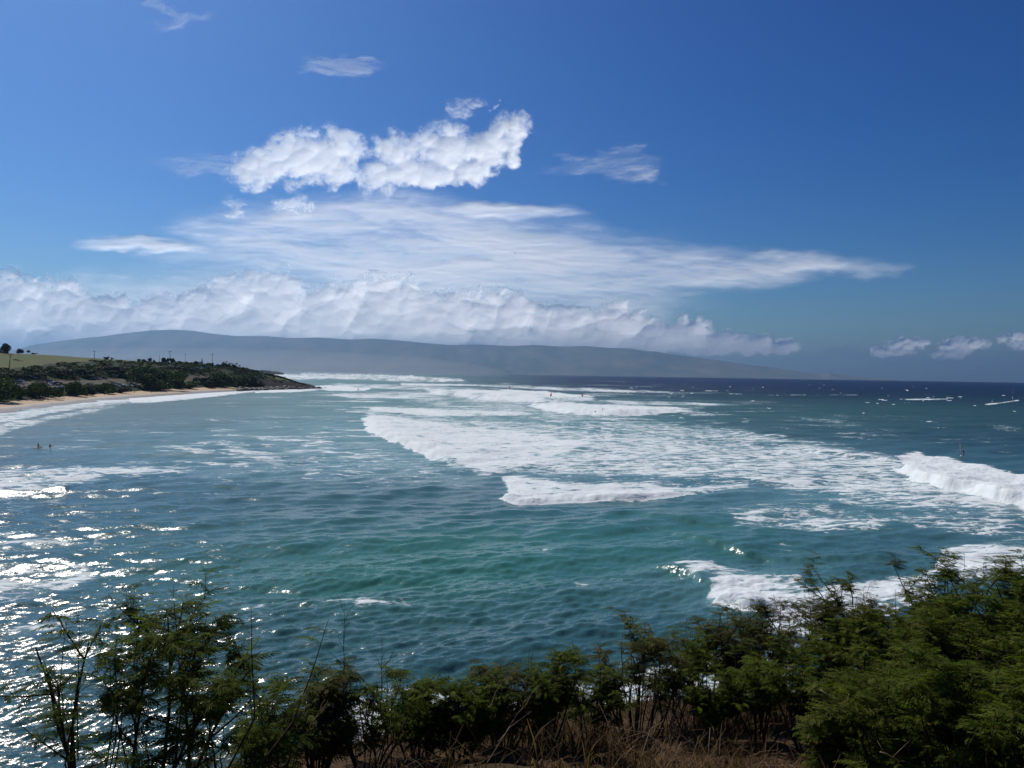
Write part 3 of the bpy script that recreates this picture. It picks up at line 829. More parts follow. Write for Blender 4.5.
m_reef = simple_mat('reef_rock', (0.10, 0.095, 0.055), 0.6, scale=0.4, var=0.6)
RP = [((25, 411), (70, 409), 5, 1), ((60, 409.5), (104, 406.5), 7, 1), ((108, 404.5), (130, 401.8), 9, 1)]
reefV = []; reefF = []; nn = 0
for (a0, a1, wd, _) in RP:
    A = on_sea(*a0); B = on_sea(*a1); n = 60; k = 14
    s, u = np.meshgrid(np.linspace(0, 1, n), np.linspace(-1, 1, k), indexing='ij')
    L_ = (B - A); nv = Vector((-L_.y, L_.x, 0)).normalized()
    x = A.x + L_.x * s + nv.x * u * wd; y = A.y + L_.y * s + nv.y * u * wd
    z = 1.1 * (fbm(x / 3.0, y / 3.0, 4) - 0.30) * (1 - u ** 2) * np.sin(np.pi * s) ** 0.4 - 0.25
    reefV.append(np.stack([x, y, z], -1).reshape(-1, 3)); reefF.append(grid_faces(n, k) + nn); nn += n * k
link('reef', mesh_from('reef', np.concatenate(reefV), reefF, m_reef, True))['kind'] = 'structure'

# ------------------------------------------------------------------ near slope
def ground_edge(x, y):
    az = x / np.maximum(y, 3.0)
    return np.interp(az, [-1.2, -0.62, -0.45, -0.30, -0.18, -0.06, 0.05, 0.3, 0.6, 1.2], [6.5, 7.5, 8.5, 9.5, 11.0, 14.0, 15.5, 16.5, 18.0, 22.0])
def ground_z(x, y):
    x = np.asarray(x, float); y = np.asarray(y, float)
    z = 18.35 - 0.33 * y - 0.25 * sstep(-x, 0, 6) + (fbm(x / 3 + 40, y / 3 + 40, 3) - 0.5) * 0.7 + (fbm(x * 1.3 + 40, y * 1.3 + 40, 3) - 0.5) * 0.22
    e = ground_edge(x, y) + (fbm(x / 2 + 11, y / 2 + 3, 3) - 0.5) * 1.6
    over = np.maximum(y - e, 0)
    return z - over * 0.8 - np.minimum(over, 8) ** 1.6 * 0.42
gy_ = np.concatenate([np.linspace(-12, 6, 40), np.linspace(6.1, 22, 190), np.linspace(22.5, 36, 40)])
gx_ = np.linspace(-34, 34, 420)
GX, GY = np.meshgrid(gx_, gy_)
GZ = np.maximum(ground_z(GX, GY), -4)
m_gr, t, b = new_mat('dry_slope_earth')
g = t.n('ShaderNodeNewGeometry').outputs['Position']
f = t.noise(g, 2.2, 8, 0.68); f2 = t.noise(g, 14, 5, 0.7)
c1 = t.mix(t.m('MULTIPLY_ADD', f, 2.2, -0.6, clamp=True), (0.035, 0.022, 0.014), (0.13, 0.082, 0.045))
t.put(b.inputs['Base Color'], t.mix(t.ss(f2, 0.5, 0.8), c1, (0.19, 0.13, 0.075)))
b.inputs['Roughness'].default_value = 1.0; b.inputs['Specular IOR Level'].default_value = 0.1
bp = t.n('ShaderNodeBump'); bp.inputs['Distance'].default_value = 0.08; t.put(bp.inputs['Height'], f2); t.put(b.inputs['Normal'], bp.outputs[0])
link('ground', mesh_from('ground', np.stack([GX, GY, GZ], -1).reshape(-1, 3), grid_faces(*GX.shape), m_gr, True))['kind'] = 'structure'

# ------------------------------------------------------------------ foliage materials
def leaf_mat(name, c0, c1, trans=0.45):
    m, t, b = new_mat(name)
    oi = t.n('ShaderNodeNewGeometry')
    r = oi.outputs['Random Per Island']
    cc_ = t.mix(r, c0, c1)
    cc_ = t.mix(t.ss(r, 0.955, 0.975), cc_, (0.17, 0.12, 0.03))
    t.put(b.inputs['Base Color'], cc_)
    b.inputs['Roughness'].default_value = 0.7
    b.inputs['Specular IOR Level'].default_value = 0.06
    tr = t.n('ShaderNodeBsdfTranslucent')
    t.put(tr.inputs[0], t.v('MULTIPLY', cc_, (1.3, 1.5, 0.6)))
    mx = t.n('ShaderNodeMixShader'); mx.inputs[0].default_value = trans
    t.put(mx.inputs[1], b.outputs[0]); t.put(mx.inputs[2], tr.outputs[0])
    t.put(t.t.nodes['Material Output'].inputs[0], mx.outputs[0])
    return m
M_LEAF = leaf_mat('feathery_leaf', (0.042, 0.062, 0.009), (0.120, 0.155, 0.022), 0.5)
M_LEAFB = leaf_mat('bright_feathery_leaf', (0.046, 0.060, 0.010), (0.120, 0.142, 0.022), 0.48)
M_LEAFD = leaf_mat('dull_feathery_leaf', (0.060, 0.052, 0.018), (0.090, 0.105, 0.030), 0.4)
M_STEM = simple_mat('shrub_bark', (0.060, 0.040, 0.026), 0.9, scale=12, var=0.4, spec=0.2)
M_POD = simple_mat('dry_pod', (0.05, 0.028, 0.014), 0.8, scale=12, var=0.4)

def frond(seed, npair=7, L=0.19, pin=0.055, seg=2, width=0.011):
    """one twice-feathered leaf along +X, drooping at the tip, as little arched strips"""
    r = np.random.default_rng(seed)
    V = []; F = []
    def strip(p, d, n, ln, w, drop, segs):
        base = len(V)
        side = np.cross(d, n); side /= np.linalg.norm(side)
        for i in range(segs + 1):
            s = i / segs
            c = p + d * ln * s - np.array((0, 0, 1)) * drop * ln * s * s
            ww = w * (0.55 + 1.6 * s * (1 - s)) * (1 if i < segs else 0.25)
            V.append(c + side * ww / 2); V.append(c - side * ww / 2)
        for i in range(segs):
            F.append((base + 2 * i, base + 2 * i + 1, base + 2 * i + 3, base + 2 * i + 2))
    up = np.array((0, 0, 1.0))
    for i in range(npair):
        s = (i + 0.7) / npair
        p = np.array((L * s, 0, -0.35 * L * s * s))
        for sg in (-1, 1):
            a = 0.80 - 0.35 * s + r.normal(0, 0.08)
            d = np.array((math.cos(a), sg * math.sin(a), -0.25 - 0.35 * s + r.normal(0, .15))); d /= np.linalg.norm(d)
            n = up + np.array((0.2, -sg * 0.45, 0)) + r.normal(0, 0.15, 3)
            strip(p, d, n, pin * (0.65 + 0.5 * math.sin(math.pi * min(1, s + .15))), width, 0.35, seg)
    strip(np.zeros(3), np.array((1.0, 0, -0.05)), up, L, 0.004, 0.3, 3)
    return np.array(V), np.array(F)

FR_DET = [frond(i) for i in range(4)]
FR_MID = [frond(10 + i, npair=5, L=0.17, pin=0.055, seg=2, width=0.015) for i in range(4)]
FR_LOW = [frond(20 + i, npair=4, L=0.16, pin=0.06, seg=1, width=0.02) for i in range(4)]

def scatter(protos, P, DIR, S, seed):
    """place frond copies: P (n,3), DIR (n,3) unit, S (n,) scale -> verts, faces"""
    r = np.random.default_rng(seed)
    VV = []; FF = []; n0 = 0
    which = r.integers(0, len(protos), len(P))
    for k, (v, f) in enumerate(protos):
        s = which == k
        if not s.any(): continue
        p, d, sc_ = P[s], DIR[s], S[s]
        d = d / np.linalg.norm(d, axis=1, keepdims=True)
        upv = np.array((0, 0, 1.0)) + r.normal(0, 0.35, d.shape)
        y = np.cross(upv, d); y /= np.linalg.norm(y, axis=1, keepdims=True)
        z = np.cross(d, y)
        Rm = np.stack([d, y, z], -1)                       # n,3,3
        vv = np.einsum('nij,mj->nmi', Rm, v) * sc_[:, None, None] + p[:, None, :]
        m_ = len(v)
        ff = f[None] + (np.arange(len(p)) * m_)[:, None, None] + n0
        VV.append(vv.reshape(-1, 3)); FF.append(ff.reshape(-1, f.shape[1])); n0 += len(p) * m_
    return np.concatenate(VV), np.concatenate(FF)

def shrub(px, depth, top_py, width, label, group=None, stems=5, dens=1.0, leaf=None, detail='mid', bare=0.35, name='shrub', seed=0, lean=0.0, cat='shrub', twigs=6, pods=0, fs=1.0, below=0.0):
    """an open, many-stemmed shrub: stems fan out of the ground, fork, and carry feathery leaves on the upper part"""
    r = np.random.default_rng(1000 + seed)
    rr = ray(px, top_py)
    top = at(px, top_py, depth)
    gz = float(ground_z(top.x, depth)) - below
    h = max(0.6, top.z - gz)
    root = empty(name, (top.x, depth, gz), label, cat, group)
    tips = []; segs = []
    mb = MB()
    def branch(p, d, ln, rad, lev):
        n = 5; pts = [p.copy()]; dcur = d.copy()
        for i in range(n):
            dcur = dcur + r.normal(0, 0.09, 3) + np.array((lean * 0.02, 0, 0.03 if lev == 0 else 0.05))
            dcur /= np.linalg.norm(dcur)
            p = p + dcur * ln / n
            pts.append(p.copy())
        rads = [rad * (1 - 0.75 * i / n) for i in range(n + 1)]
        mb.tube(pts, rads, 5 if lev == 0 else 4, cap=False)
        for i in range(1, n + 1):
            segs.append((pts[i - 1], pts[i], lev, i / n))
        if lev < 2:
            for c in range(twigs if lev == 0 else 3):
                k = r.uniform(bare if lev == 0 else 0.25, 0.98)
                j = min(n - 1, int(k * n)); q0 = pts[j] + (pts[j + 1] - pts[j]) * (k * n - j)
                dn = d * 0.55 + r.normal(0, 0.55, 3); dn[2] = abs(dn[2]) * 0.6 + 0.3; dn /= np.linalg.norm(dn)
                branch(q0, dn, ln * r.uniform(0.22, 0.42) * (1 if lev == 0 else 0.9), rad * 0.45, lev + 1)
    for s in range(stems):
        a = r.uniform(0, 2 * math.pi); sp_ = r.uniform(0.0, 1.0)
        hh = h * (r.uniform(0.72, 1.0) if s else 0.98)
        out = np.array((math.cos(a) * width / 2 * sp_, math.sin(a) * width / 2 * sp_ * 0.8, hh))
        if s == 0: out = np.array((0, 0, hh))
        ln = np.linalg.norm(out)
        branch(np.array((math.cos(a) * 0.12 * width, math.sin(a) * 0.1 * width, -0.1)), out / ln, ln, 0.010 + 0.007 * h, 0)
    for s in range(4 + stems // 2):                                  # slim upright shoots
        x0_, y0_ = r.normal(0, width * .28), r.normal(0, width * .25)
        ln = h * r.uniform(0.35, 0.6); z0_ = h * r.uniform(0.9, 1.1) - ln
        p = np.array((x0_, y0_, z0_)); d = np.array((r.normal(0, .12) + lean * .1, r.normal(0, .12), 1.0)); pts = [p]
        for i in range(5): pts.append(pts[-1] + d / np.linalg.norm(d) * ln / 5 + r.normal(0, .008, 3))
        mb.tube([np.array((x0_ * .3, y0_ * .3, -.1)), (p + np.array((x0_ * .3, y0_ * .3, 0))) / 2 + r.normal(0, .015, 3)] + pts, [.010, .009] + [0.008 - .0012 * i for i in range(6)], 4, cap=False)
        for i in range(2, 6): segs.append((pts[i - 1], pts[i], 1 if r.random() < .7 else 0, i / 5))
    # scale so that the top is where it belongs
    V = np.concatenate(mb.v); zs = h / max(0.1, np.percentile(V[:, 2], 99.7)); 
    for v in mb.v: v[:, 2] *= zs
    link('stems', mb.mesh('stems', M_STEM, True), root)
    P = []; Dd = []
    for (a_, b_, lev, k) in segs:
        hgt = (b_[2] * zs) / h
        if hgt < bare * 0.9: continue
        cnt = (1.0 if lev == 0 else 2.3 if lev == 1 else 2.6) * dens * (0.5 + 0.6 * hgt) * (0.6 if lev == 0 else 1)
        c = int(cnt) + (r.random() < cnt % 1)
        for _ in range(c):
            tt = r.random(); p = a_ + (b_ - a_) * tt; p = p * np.array((1, 1, zs))
            dr = (b_ - a_); dr /= np.linalg.norm(dr)
            az = r.uniform(0, 6.283); dv = dr * 0.45 + np.array((math.cos(az), math.sin(az), 0.15)) + np.array((lean * 0.25, 0, 0))
            P.append(p); Dd.append(dv)
    P = np.array(P); Dd = np.array(Dd)
    pr = {'det': FR_DET, 'mid': FR_MID, 'low': FR_LOW}[detail]
    v, f = scatter(pr, P, Dd, r.uniform(0.55, 1.1, len(P)) * fs, seed)
    link('foliage', mesh_from('foliage', v, f, leaf or M_LEAF), root)
    if pods:
        pm = MB()
        for _ in range(pods):
            p = P[r.integers(len(P))]
            if p[2] < h * 0.6: continue
            for k in range(4):
                e = p + np.array((r.normal(0, .03), r.normal(0, .03), -r.uniform(.08, .14)))
                pm.tube([p, (p + e) / 2 + r.normal(0, .004, 3), e], [0.002, 0.008, 0.002], 4, cap=False)
        if pm.n: link('seed_pods', pm.mesh('seed_pods', M_POD), root)
    return root

G1 = 'feathery shrubs along the cliff edge'
SH = [
 # px, depth, top, width, stems, dens, leaf, detail, bare, label
 (165, 6.2, 592, 1.15, 5, 1.05, M_LEAF, 'det', 0.52, 'tall feathery shrub standing alone at far left against the glittering water', dict(lean=0.4, twigs=7, name='tree', cat='small tree')),
 (92, 6.3, 606, 0.7, 3, 0.45, M_LEAF, 'det', 0.40, 'thin wispy shrub left of the tallest one, the leftmost bush', dict(twigs=4)),
 (236, 7.0, 700, 0.7, 3, 0.45, M_LEAF, 'det', 0.3, 'low thin shrub just right of the tall left shrub', {}),
 (268, 7.6, 690, 0.6, 4, 0.55, M_LEAF, 'mid', 0.25, 'slim shrub, second clump right of the tall left shrub', {}),
 (315, 8.2, 676, 0.6, 6, 0.72, M_LEAFD, 'mid', 0.25, 'thin shrub at the foot of the bare upright twig', {}),
 (368, 8.4, 672, 0.9, 5, 0.72, M_LEAF, 'mid', 0.25, 'open shrub with foam showing between its stems near left centre', {}),
 (418, 9.0, 676, 0.9, 6, 0.87, M_LEAF, 'mid', 0.2, 'leafy low shrub just right of the white foam gap', {}),
 (462, 9.2, 678, 1.0, 6, 0.94, M_LEAF, 'mid', 0.2, 'bushy shrub with a leaning dry stalk before it', {}),
 (505, 9.8, 670, 1.0, 6, 0.87, M_LEAFD, 'mid', 0.2, 'dull green shrub left of bottom centre behind crossed dry stalks', {}),
 (545, 10.2, 652, 1.0, 6, 0.87, M_LEAF, 'mid', 0.28, 'shrub at bottom centre left of the water gap', {}),
 (592, 10.8, 672, 0.8, 4, 0.72, M_LEAF, 'mid', 0.35, 'small forked shrub in front of the white foam gap', {}),
 (640, 11.2, 616, 1.4, 7, 0.93, M_LEAFD, 'mid', 0.38, 'round topped shrub on many thin trunks, first tall one right of centre', {}),
 (674, 12.2, 628, 1.2, 5, 0.81, M_LEAF, 'mid', 0.35, 'green shrub tucked behind the round topped one', {}),
 (712, 12.6, 610, 1.3, 6, 0.87, M_LEAFD, 'mid', 0.38, 'dull shrub with slender trunks below the breaking wash', {}),
 (752, 13.0, 601, 1.4, 6, 0.93, M_LEAFD, 'mid', 0.38, 'olive shrub on thin trunks, touching the foam patch above it', {}),
 (786, 13.6, 594, 1.3, 6, 0.87, M_LEAFD, 'mid', 0.38, 'shrub with dark seed pods and foam shining through its crown', {}),
 (822, 13.4, 588, 1.3, 6, 0.93, M_LEAFD, 'mid', 0.35, 'brownish crowned shrub right of the one with foam shining through', {}),
 (700, 10.6, 668, 1.1, 4, 0.87, M_LEAF, 'mid', 0.35, 'short dark green shrub in front of the slender trunks', {}),
 (762, 10.8, 655, 1.1, 5, 0.87, M_LEAF, 'mid', 0.35, 'short green shrub standing in dry grass right of centre', {}),
 (812, 10.2, 652, 1.1, 5, 0.93, M_LEAF, 'mid', 0.32, 'green shrub at the left foot of the big bright bush', {}),
 (858, 13.6, 584, 1.4, 6, 0.99, M_LEAFD, 'mid', 0.3, 'dull shrub whose top meets the pale turquoise water', {}),
 (898, 13.2, 577, 1.4, 7, 1.6, M_LEAF, 'mid', 0.3, 'dense shrub on the skyline of bushes, left of the right foam patch', {}),
 (934, 13.0, 570, 1.3, 7, 1.6, M_LEAFD, 'mid', 0.3, 'brown tipped shrub just under the right hand foam patch', {}),
 (972, 12.4, 562, 1.3, 8, 1.6, M_LEAF, 'mid', 0.3, 'shrub on the ridge of bushes second from the right edge', {}),
 (1012, 12.0, 556, 1.5, 8, 1.6, M_LEAF, 'mid', 0.3, 'highest shrub at the right edge of the bushes', {}),
 (1060, 11.5, 552, 1.5, 8, 1.6, M_LEAF, 'mid', 0.3, 'shrub cut off by the right edge, upper part', {}),
 (880, 9.8, 622, 1.5, 10, 1.15, M_LEAFB, 'mid', 0.3, 'bright green bush with yellowish leaf tips, left part of the big thicket', {}),
 (930, 9.4, 612, 1.5, 10, 1.15, M_LEAFB, 'mid', 0.3, 'bright green bush in the middle of the right thicket', {}),
 (985, 9.2, 600, 1.6, 10, 1.15, M_LEAFB, 'mid', 0.3, 'bright green bush near the right edge above the dark hollow', {}),
 (1045, 8.8, 598, 1.6, 10, 1.15, M_LEAFB, 'mid', 0.3, 'bright bush running out of the right edge', {}),
 (905, 7.6, 672, 1.4, 9, 1.1, M_LEAFB, 'det', 0.15, 'nearest bright bush with long arching leaves above the dry tangle', {}),
 (965, 7.2, 664, 1.4, 9, 1.1, M_LEAF, 'det', 0.15, 'dark green bush at bottom right beside the nearest bright bush', {}),
 (1022, 6.8, 664, 1.4, 9, 1.1, M_LEAF, 'det', 0.15, 'dark bush filling the bottom right corner', {}),
 (862, 8.4, 690, 1.0, 6, 1.5, M_LEAFB, 'mid', 0.2, 'small bright shrub at the left end of the dry tangle', {}),
]
for i, (px, dp, tp, wd, st, dn, lf, dt, br, lab, kw) in enumerate(SH):
    kw = dict(kw)
    shrub(px, dp, tp, wd, lab, G1, st, dn, lf, dt, br, seed=i, name=kw.pop('name', 'shrub'), **kw)

# bare twigs standing up between the shrubs
def twig(px, depth, top, base_py, label, seed, mat=M_STEM, lean=0.0, rad=0.006, side=7, name='bare_twig', cat='twig', group='bare twigs among the shrubs'):
    r = np.random.default_rng(seed)
    tp = at(px, top, depth); bpnt = at(px - lean, base_py, depth)
    root = empty(name, tuple(bpnt), label, cat, group)
    d = np.array(tp - bpnt); mb = MB()
    pts = [d * k / 6 + r.normal(0, 0.010, 3) * (0 < k < 6) for k in range(7)]
    mb.tube(pts, [rad * (1 - 0.75 * k / 6) for k in range(7)], 5)
    mb.build('stalk', mat, root)
    if side:
        for k in range(side):
            sb = MB()
            s = r.uniform(0.3, 0.92); p = d * s; a = r.choice((-1, 1))
            e = p + np.array((a * r.uniform(.04, .16), r.normal(0, .05), r.uniform(.08, .25)))
            sb.tube([p, (p + e) / 2 + r.normal(0, .01, 3), e], [0.003, 0.0025, 0.001], 4)
            sb.build('side_twig', mat, root)
    return root
M_STRAW = simple_mat('dry_stalk', (0.26, 0.19, 0.10), 0.8, scale=8, var=0.35)
twig(344, 8.2, 602, 720, 'tallest bare upright twig against dark water, left of centre', 1, side=9)
twig(382, 8.4, 636, 720, 'bare twig right of the tallest one', 2, side=6)
twig(252, 7.4, 642, 720, 'bare twig right of the tall left shrub', 3, side=5)
twig(78, 6.2, 606, 760, 'bare dark twig left of the wispy leftmost bush', 4, side=4)
twig(135, 6.4, 588, 700, 'bare twig poking from the tall left shrub', 5, side=2)
twig(600, 10.8, 640, 700, 'bare twig above the water gap right of centre', 6, side=5)
ST_ = [(540, 684, 498, 742, 8.6, 'long dry stalk leaning right at bottom centre'), (328, 700, 300, 742, 7.6, 'dry stalk leaning right under the left shrubs'),
       (505, 678, 488, 708, 8.8, 'short dry stalk crossing the long leaning one'), (862, 716, 820, 690, 7.4, 'dry stalk lying across the bright bush'),
       (1020, 738, 990, 712, 6.6, 'dry stalk slanting in the bottom right corner'), (912, 764, 880, 752, 7.0, 'pale fallen stalk at the bottom right'),
       (420, 740, 412, 768, 8.4, 'upright straw stalk below the foam gap'), (700, 735, 690, 768, 9.0, 'upright straw stalk right of bottom centre'),
       (640, 740, 655, 768, 9.0, 'straw stalk leaning left right of bottom centre')]
for i, (x1, y1, x0, y0, dp, lab) in enumerate(ST_):
    twig(x1, dp, y1, y0, lab, 40 + i, M_STRAW, lean=x1 - x0, rad=0.007, side=2, name='dry_stalk', cat='dry stalk', group='dry stalks before the shrubs')

# dry grass and tangle on the slope
r = np.random.default_rng(5)
N = 34000
gx = r.uniform(-6, 17, N * 3); gyy = r.uniform(7.2, 19, N * 3)
keep = (gyy < ground_edge(gx, gyy) + 0.6) & (fbm(gx * 0.8, gyy * 0.8, 3) + r.normal(0, .08, N * 3) > 0.42) & (gx / gyy > -0.75)
gx = gx[keep][:N]; gyy = gyy[keep][:N]; n = len(gx)
gz = ground_z(gx, gyy) - 0.02
az = r.uniform(0, 6.283, n); ln = r.uniform(0.12, 0.55, n) * (0.6 + 0.8 * fbm(gx, gyy, 2)); bend = r.uniform(0.2, 1.2, n)
dirx = np.cos(az) * bend; diry = np.sin(az) * bend
wv = r.uniform(0.004, 0.010, n)
V = np.zeros((n, 8, 3)); 
for k in range(4):
    s = k / 3
    cx = gx + dirx * ln * s * s * 0.9; cy = gyy + diry * ln * s * s * 0.9; cz = gz + ln * s * (1 - 0.42 * bend * s * 0.8)
    w = wv * (1 - 0.8 * s)
    V[:, 2 * k] = np.stack([cx - w * np.sin(az), cy + w * np.cos(az), cz], -1)
    V[:, 2 * k + 1] = np.stack([cx + w * np.sin(az), cy - w * np.cos(az), cz], -1)
F = np.array([(0, 1, 3, 2), (2, 3, 5, 4), (4, 5, 7, 6)])
F = (F[None] + (np.arange(n) * 8)[:, None, None]).reshape(-1, 4)
m_dg = leaf_mat('dry_grass_blades', (0.045, 0.024, 0.012), (0.17, 0.105, 0.052), 0.2)
tag(link('dry_grass', mesh_from('dry_grass', V.reshape(-1, 3), F, m_dg)), 'brown dry grass and tangle on the slope under the shrubs', 'dry grass', None, 'stuff')
mb = MB()
for k in range(700):
    x = r.uniform(-4, 12); y = r.uniform(8, 16)
    if y > float(ground_edge(np.array(x), np.array(y))): continue
    z = float(ground_z(x, y)); a = r.uniform(0, 6.283); L_ = r.uniform(0.3, 1.1); up = r.uniform(0, 0.5)
    p0 = np.array((x, y, z)); p2 = p0 + np.array((math.cos(a) * L_, math.sin(a) * L_, up)); p1 = (p0 + p2) / 2 + np.array((0, 0, r.uniform(.05, .25)))
    mb.tube([p0, p1, p2], [0.006, 0.005, 0.002], 4, cap=False)
tag(mb.build('dead_brush', simple_mat('dead_twigs', (0.13, 0.09, 0.06), 0.9, scale=5, var=0.5)), 'grey brown dead twigs tangled in the dry grass', 'dead brush', None, 'stuff')

# ------------------------------------------------------------------ far shore vegetation
M_FARLEAF = leaf_mat('far_tree_leaves', (0.020, 0.044, 0.010), (0.085, 0.125, 0.034), 0.15)
M_FARDARK = leaf_mat('far_dark_leaves', (0.010, 0.020, 0.010), (0.030, 0.042, 0.020), 0.1)
M_TRUNK = simple_mat('far_trunk', (0.06, 0.045, 0.035), 0.95)
def crown_mesh(seed, n, sz, lobes, flat=0.7):
    r = np.random.default_rng(seed)
    C_ = [(r.normal(0, 0.42), r.normal(0, 0.42), r.uniform(0.18, 0.72)) for _ in range(lobes)]
    Rr = r.uniform(0.25, 0.42, lobes)
    k = r.integers(0, lobes, n)
    d = r.normal(0, 1, (n, 3)); d /= np.linalg.norm(d, axis=1, keepdims=True)
    p = np.array(C_)[k] + d * (Rr[k] * r.uniform(0.65, 1.06, n))[:, None] * np.array((1, 1, flat))
    p[:, 2] = np.maximum(p[:, 2], 0.02 + 0.05 * r.random(n))
    a = r.normal(0, 1, (n, 3)); a /= np.linalg.norm(a, axis=1, keepdims=True)
    b_ = np.cross(a, d); b_ /= np.linalg.norm(b_, axis=1, keepdims=True) + 1e-9
    s = (sz * r.uniform(0.5, 1.3, n))[:, None]
    V = np.stack([p - a * s - b_ * s, p + a * s - b_ * s * .6, p + a * s * .7 + b_ * s, p - a * s * .8 + b_ * s], 1).reshape(-1, 3)
    F = np.arange(n * 4).reshape(n, 4)
    mb = MB()
    return V, F
CRV = [crown_mesh(i, 2600, 0.042, 10) for i in range(4)]
CR_L = [mesh_from('crown', v, f, M_FARLEAF) for v, f in CRV]
CR_D = [mesh_from('crown', v, f, M_FARDARK) for v, f in CRV]
tm = MB(); tm.tube([(0, 0, -0.15), (0.01, 0, 0.2), (-0.02, 0.01, 0.5)], [0.05, 0.035, 0.02], 6)
for s_ in (-1, 1): tm.tube([(0, 0, 0.2), (0.15 * s_, 0.05, 0.38), (0.28 * s_, 0.08, 0.5)], [0.03, 0.02, 0.01], 5)
TRUNK = tm.mesh('trunk', M_TRUNK)
FT = [  # px, base_py, top_py, width_px, dark?, label
 (-2, 401, 379, 34, 0, 'big rounded tree at the left edge above the beach'), (21, 399, 386, 18, 0, 'smaller light green tree beside the leftmost beach tree'),
 (39, 398, 380.5, 26, 0, 'dark rounded tree between the parked cars and the sand'), (51, 398, 386, 16, 1, 'dark low bush at the right foot of the rounded beach tree'),
 (75, 396, 382, 24, 0, 'spreading tree on the sand edge, third large one from the left'), (90, 396, 386, 14, 1, 'flat dark bush beside the spreading beach tree'),
 (107, 394, 381.5, 20, 0, 'tree at the sand edge left of the white beach cars'), (122, 393.5, 387, 14, 1, 'low dark bush left of the grassy patch'),
 (155, 390, 365.5, 42, 0, 'largest broad green tree behind the beach'), (176, 388, 372, 18, 1, 'dark tree touching the right of the largest tree'),
 (190, 389, 380, 26, 0, 'low bush below the two white boards'), (211, 388, 379, 16, 1, 'bush left of the rocky bank'),
 (222, 387, 373, 24, 0, 'bush on the bank above the end of the sand'), (238, 386, 374, 22, 0, 'bush left of the grassy headland top'),
 (252, 387, 376, 14, 1, 'dark bush on the seaward bank'), (205, 385, 376, 16, 1, 'dark shrub below the headland car park'),
 (5, 353.5, 343.5, 11, 1, 'dark ragged tree on the hilltop at the left edge'), (20, 353.8, 348.5, 8, 1, 'small windswept tree right of the hilltop tree'), (33, 354.3, 352.5, 4, 1, 'tiny bush on the hill skyline'),
 (105, 359.5, 356.5, 2.6, 1, 'left of two tiny round trees on the skyline'), (107.8, 359.5, 356.6, 2.2, 1, 'right of two tiny round trees on the skyline'), (112, 360, 357.5, 2.4, 1, 'lone tiny tree right of the two round skyline trees'),
 (138, 362, 358.6, 3, 1, 'skyline tree, first of the distant row'), (143.5, 362, 359, 4.5, 1, 'wide low skyline tree in the distant row'), (150, 362, 358, 3, 1, 'pointed skyline tree before the poles'),
 (154.5, 362.5, 360, 3, 1, 'low skyline bush left of the first thin pole'), (164, 363.5, 357, 5, 1, 'dark skyline tree left of the tall crossarm pole'), (167.5, 363.5, 356.8, 5, 1, 'dark skyline tree beneath the tall crossarm pole'),
 (173, 363.5, 358.3, 6, 1, 'spreading skyline tree right of the tall crossarm pole'), (179, 364, 361, 6, 1, 'low skyline bush between two poles'), (186, 364.5, 361.5, 6, 1, 'low skyline bush at the faint pole'),
 (192, 365, 362, 6, 1, 'low skyline bush right of the faint pole'), (197, 365, 361, 5, 1, 'dark skyline bush left of the pointed pine'), (207, 366, 362.8, 5, 1, 'skyline bush right of the pointed pine'),
 (212.5, 366.5, 362, 4, 1, 'bush at the foot of the right hand pole'), (218, 367.5, 363.5, 5, 1, 'skyline bush right of the right hand pole'), (225, 368, 363, 7, 1, 'dark bush left of the palms'),
 (232, 369, 364.5, 8, 1, 'dark bush below the palms'), (240, 371, 367, 10, 1, 'dark bush on the falling headland skyline'), (248, 373, 369.5, 9, 1, 'last dark bush on the falling skyline'),
 (60, 376, 369.5, 26, 1, 'dark hedge clump behind the car park, left'), (84, 375, 368.5, 28, 1, 'dark hedge clump behind the car park, middle'), (112, 374, 366, 30, 1, 'dark hedge clump left of the largest tree'),
 (30, 377, 371, 26, 1, 'dark hedge clump behind the leftmost cars'), (134, 373, 366, 20, 1, 'dark hedge clump touching the largest tree'), (182, 373, 366.5, 20, 1, 'scrub clump right of the largest tree'),
 (8, 378, 372, 26, 1, 'dark hedge clump at the left edge'),
]
def far_tree(px, bpy_, tpy, wpx, dark, label, i, name='tree'):
    p = land_spot(px, bpy_)
    hz_ = (bpy_ - tpy) / FPX * p.y; wd = wpx / FPX * p.y
    root = empty(name, tuple(p), label, 'tree', 'trees and bushes on the far shore', rz=i * 1.3)
    c = link('crown', (CR_D if dark else CR_L)[i % 4], root); c.scale = (wd / 1.55, wd / 1.55, hz_ / 0.98)
    k = link('trunk', TRUNK, root); k.scale = (wd / 1.8, wd / 1.8, hz_ * 0.9)
    return root
for i, a_ in enumerate(FT):
    far_tree(*a_, i)

# low scrub covering the bank and headland
r = np.random.default_rng(77)
cv, cf = crown_mesh(9, 46, 0.16, 5)
VV = []; FF = []; n0 = 0; cnt = 0
while cnt < 900:
    i = r.integers(0, NR - 22); j = r.integers(100, len(pxs) - 12)
    k = rowk[i, j]; p_ = pxs[j]
    if k < 2.25 or k > 5.6: continue
    if k < 4.0 and p_ < 235 and r.random() < .93: continue
    if k > np.interp(p_, [-300, 0, 40, 75, 120, 150], [4.7, 4.95, 5.1, 5.35, 5.7, 6.0]) and r.random() < .985: continue
    if p_ > 262 and (k < 3.2 or r.random() < .6): continue
    s_ = r.uniform(1.2, 3.4) * (0.6 if p_ > 262 else 1)
    a = r.uniform(0, 6.28); v = cv * (s_ * 1.5, s_ * 1.5, s_)
    v = np.stack([v[:, 0] * math.cos(a) - v[:, 1] * math.sin(a), v[:, 0] * math.sin(a) + v[:, 1] * math.cos(a), v[:, 2]], -1)
    VV.append(v + LV[i, j] - np.array((0, 0, .3))); FF.append(cf + n0); n0 += len(v); cnt += 1
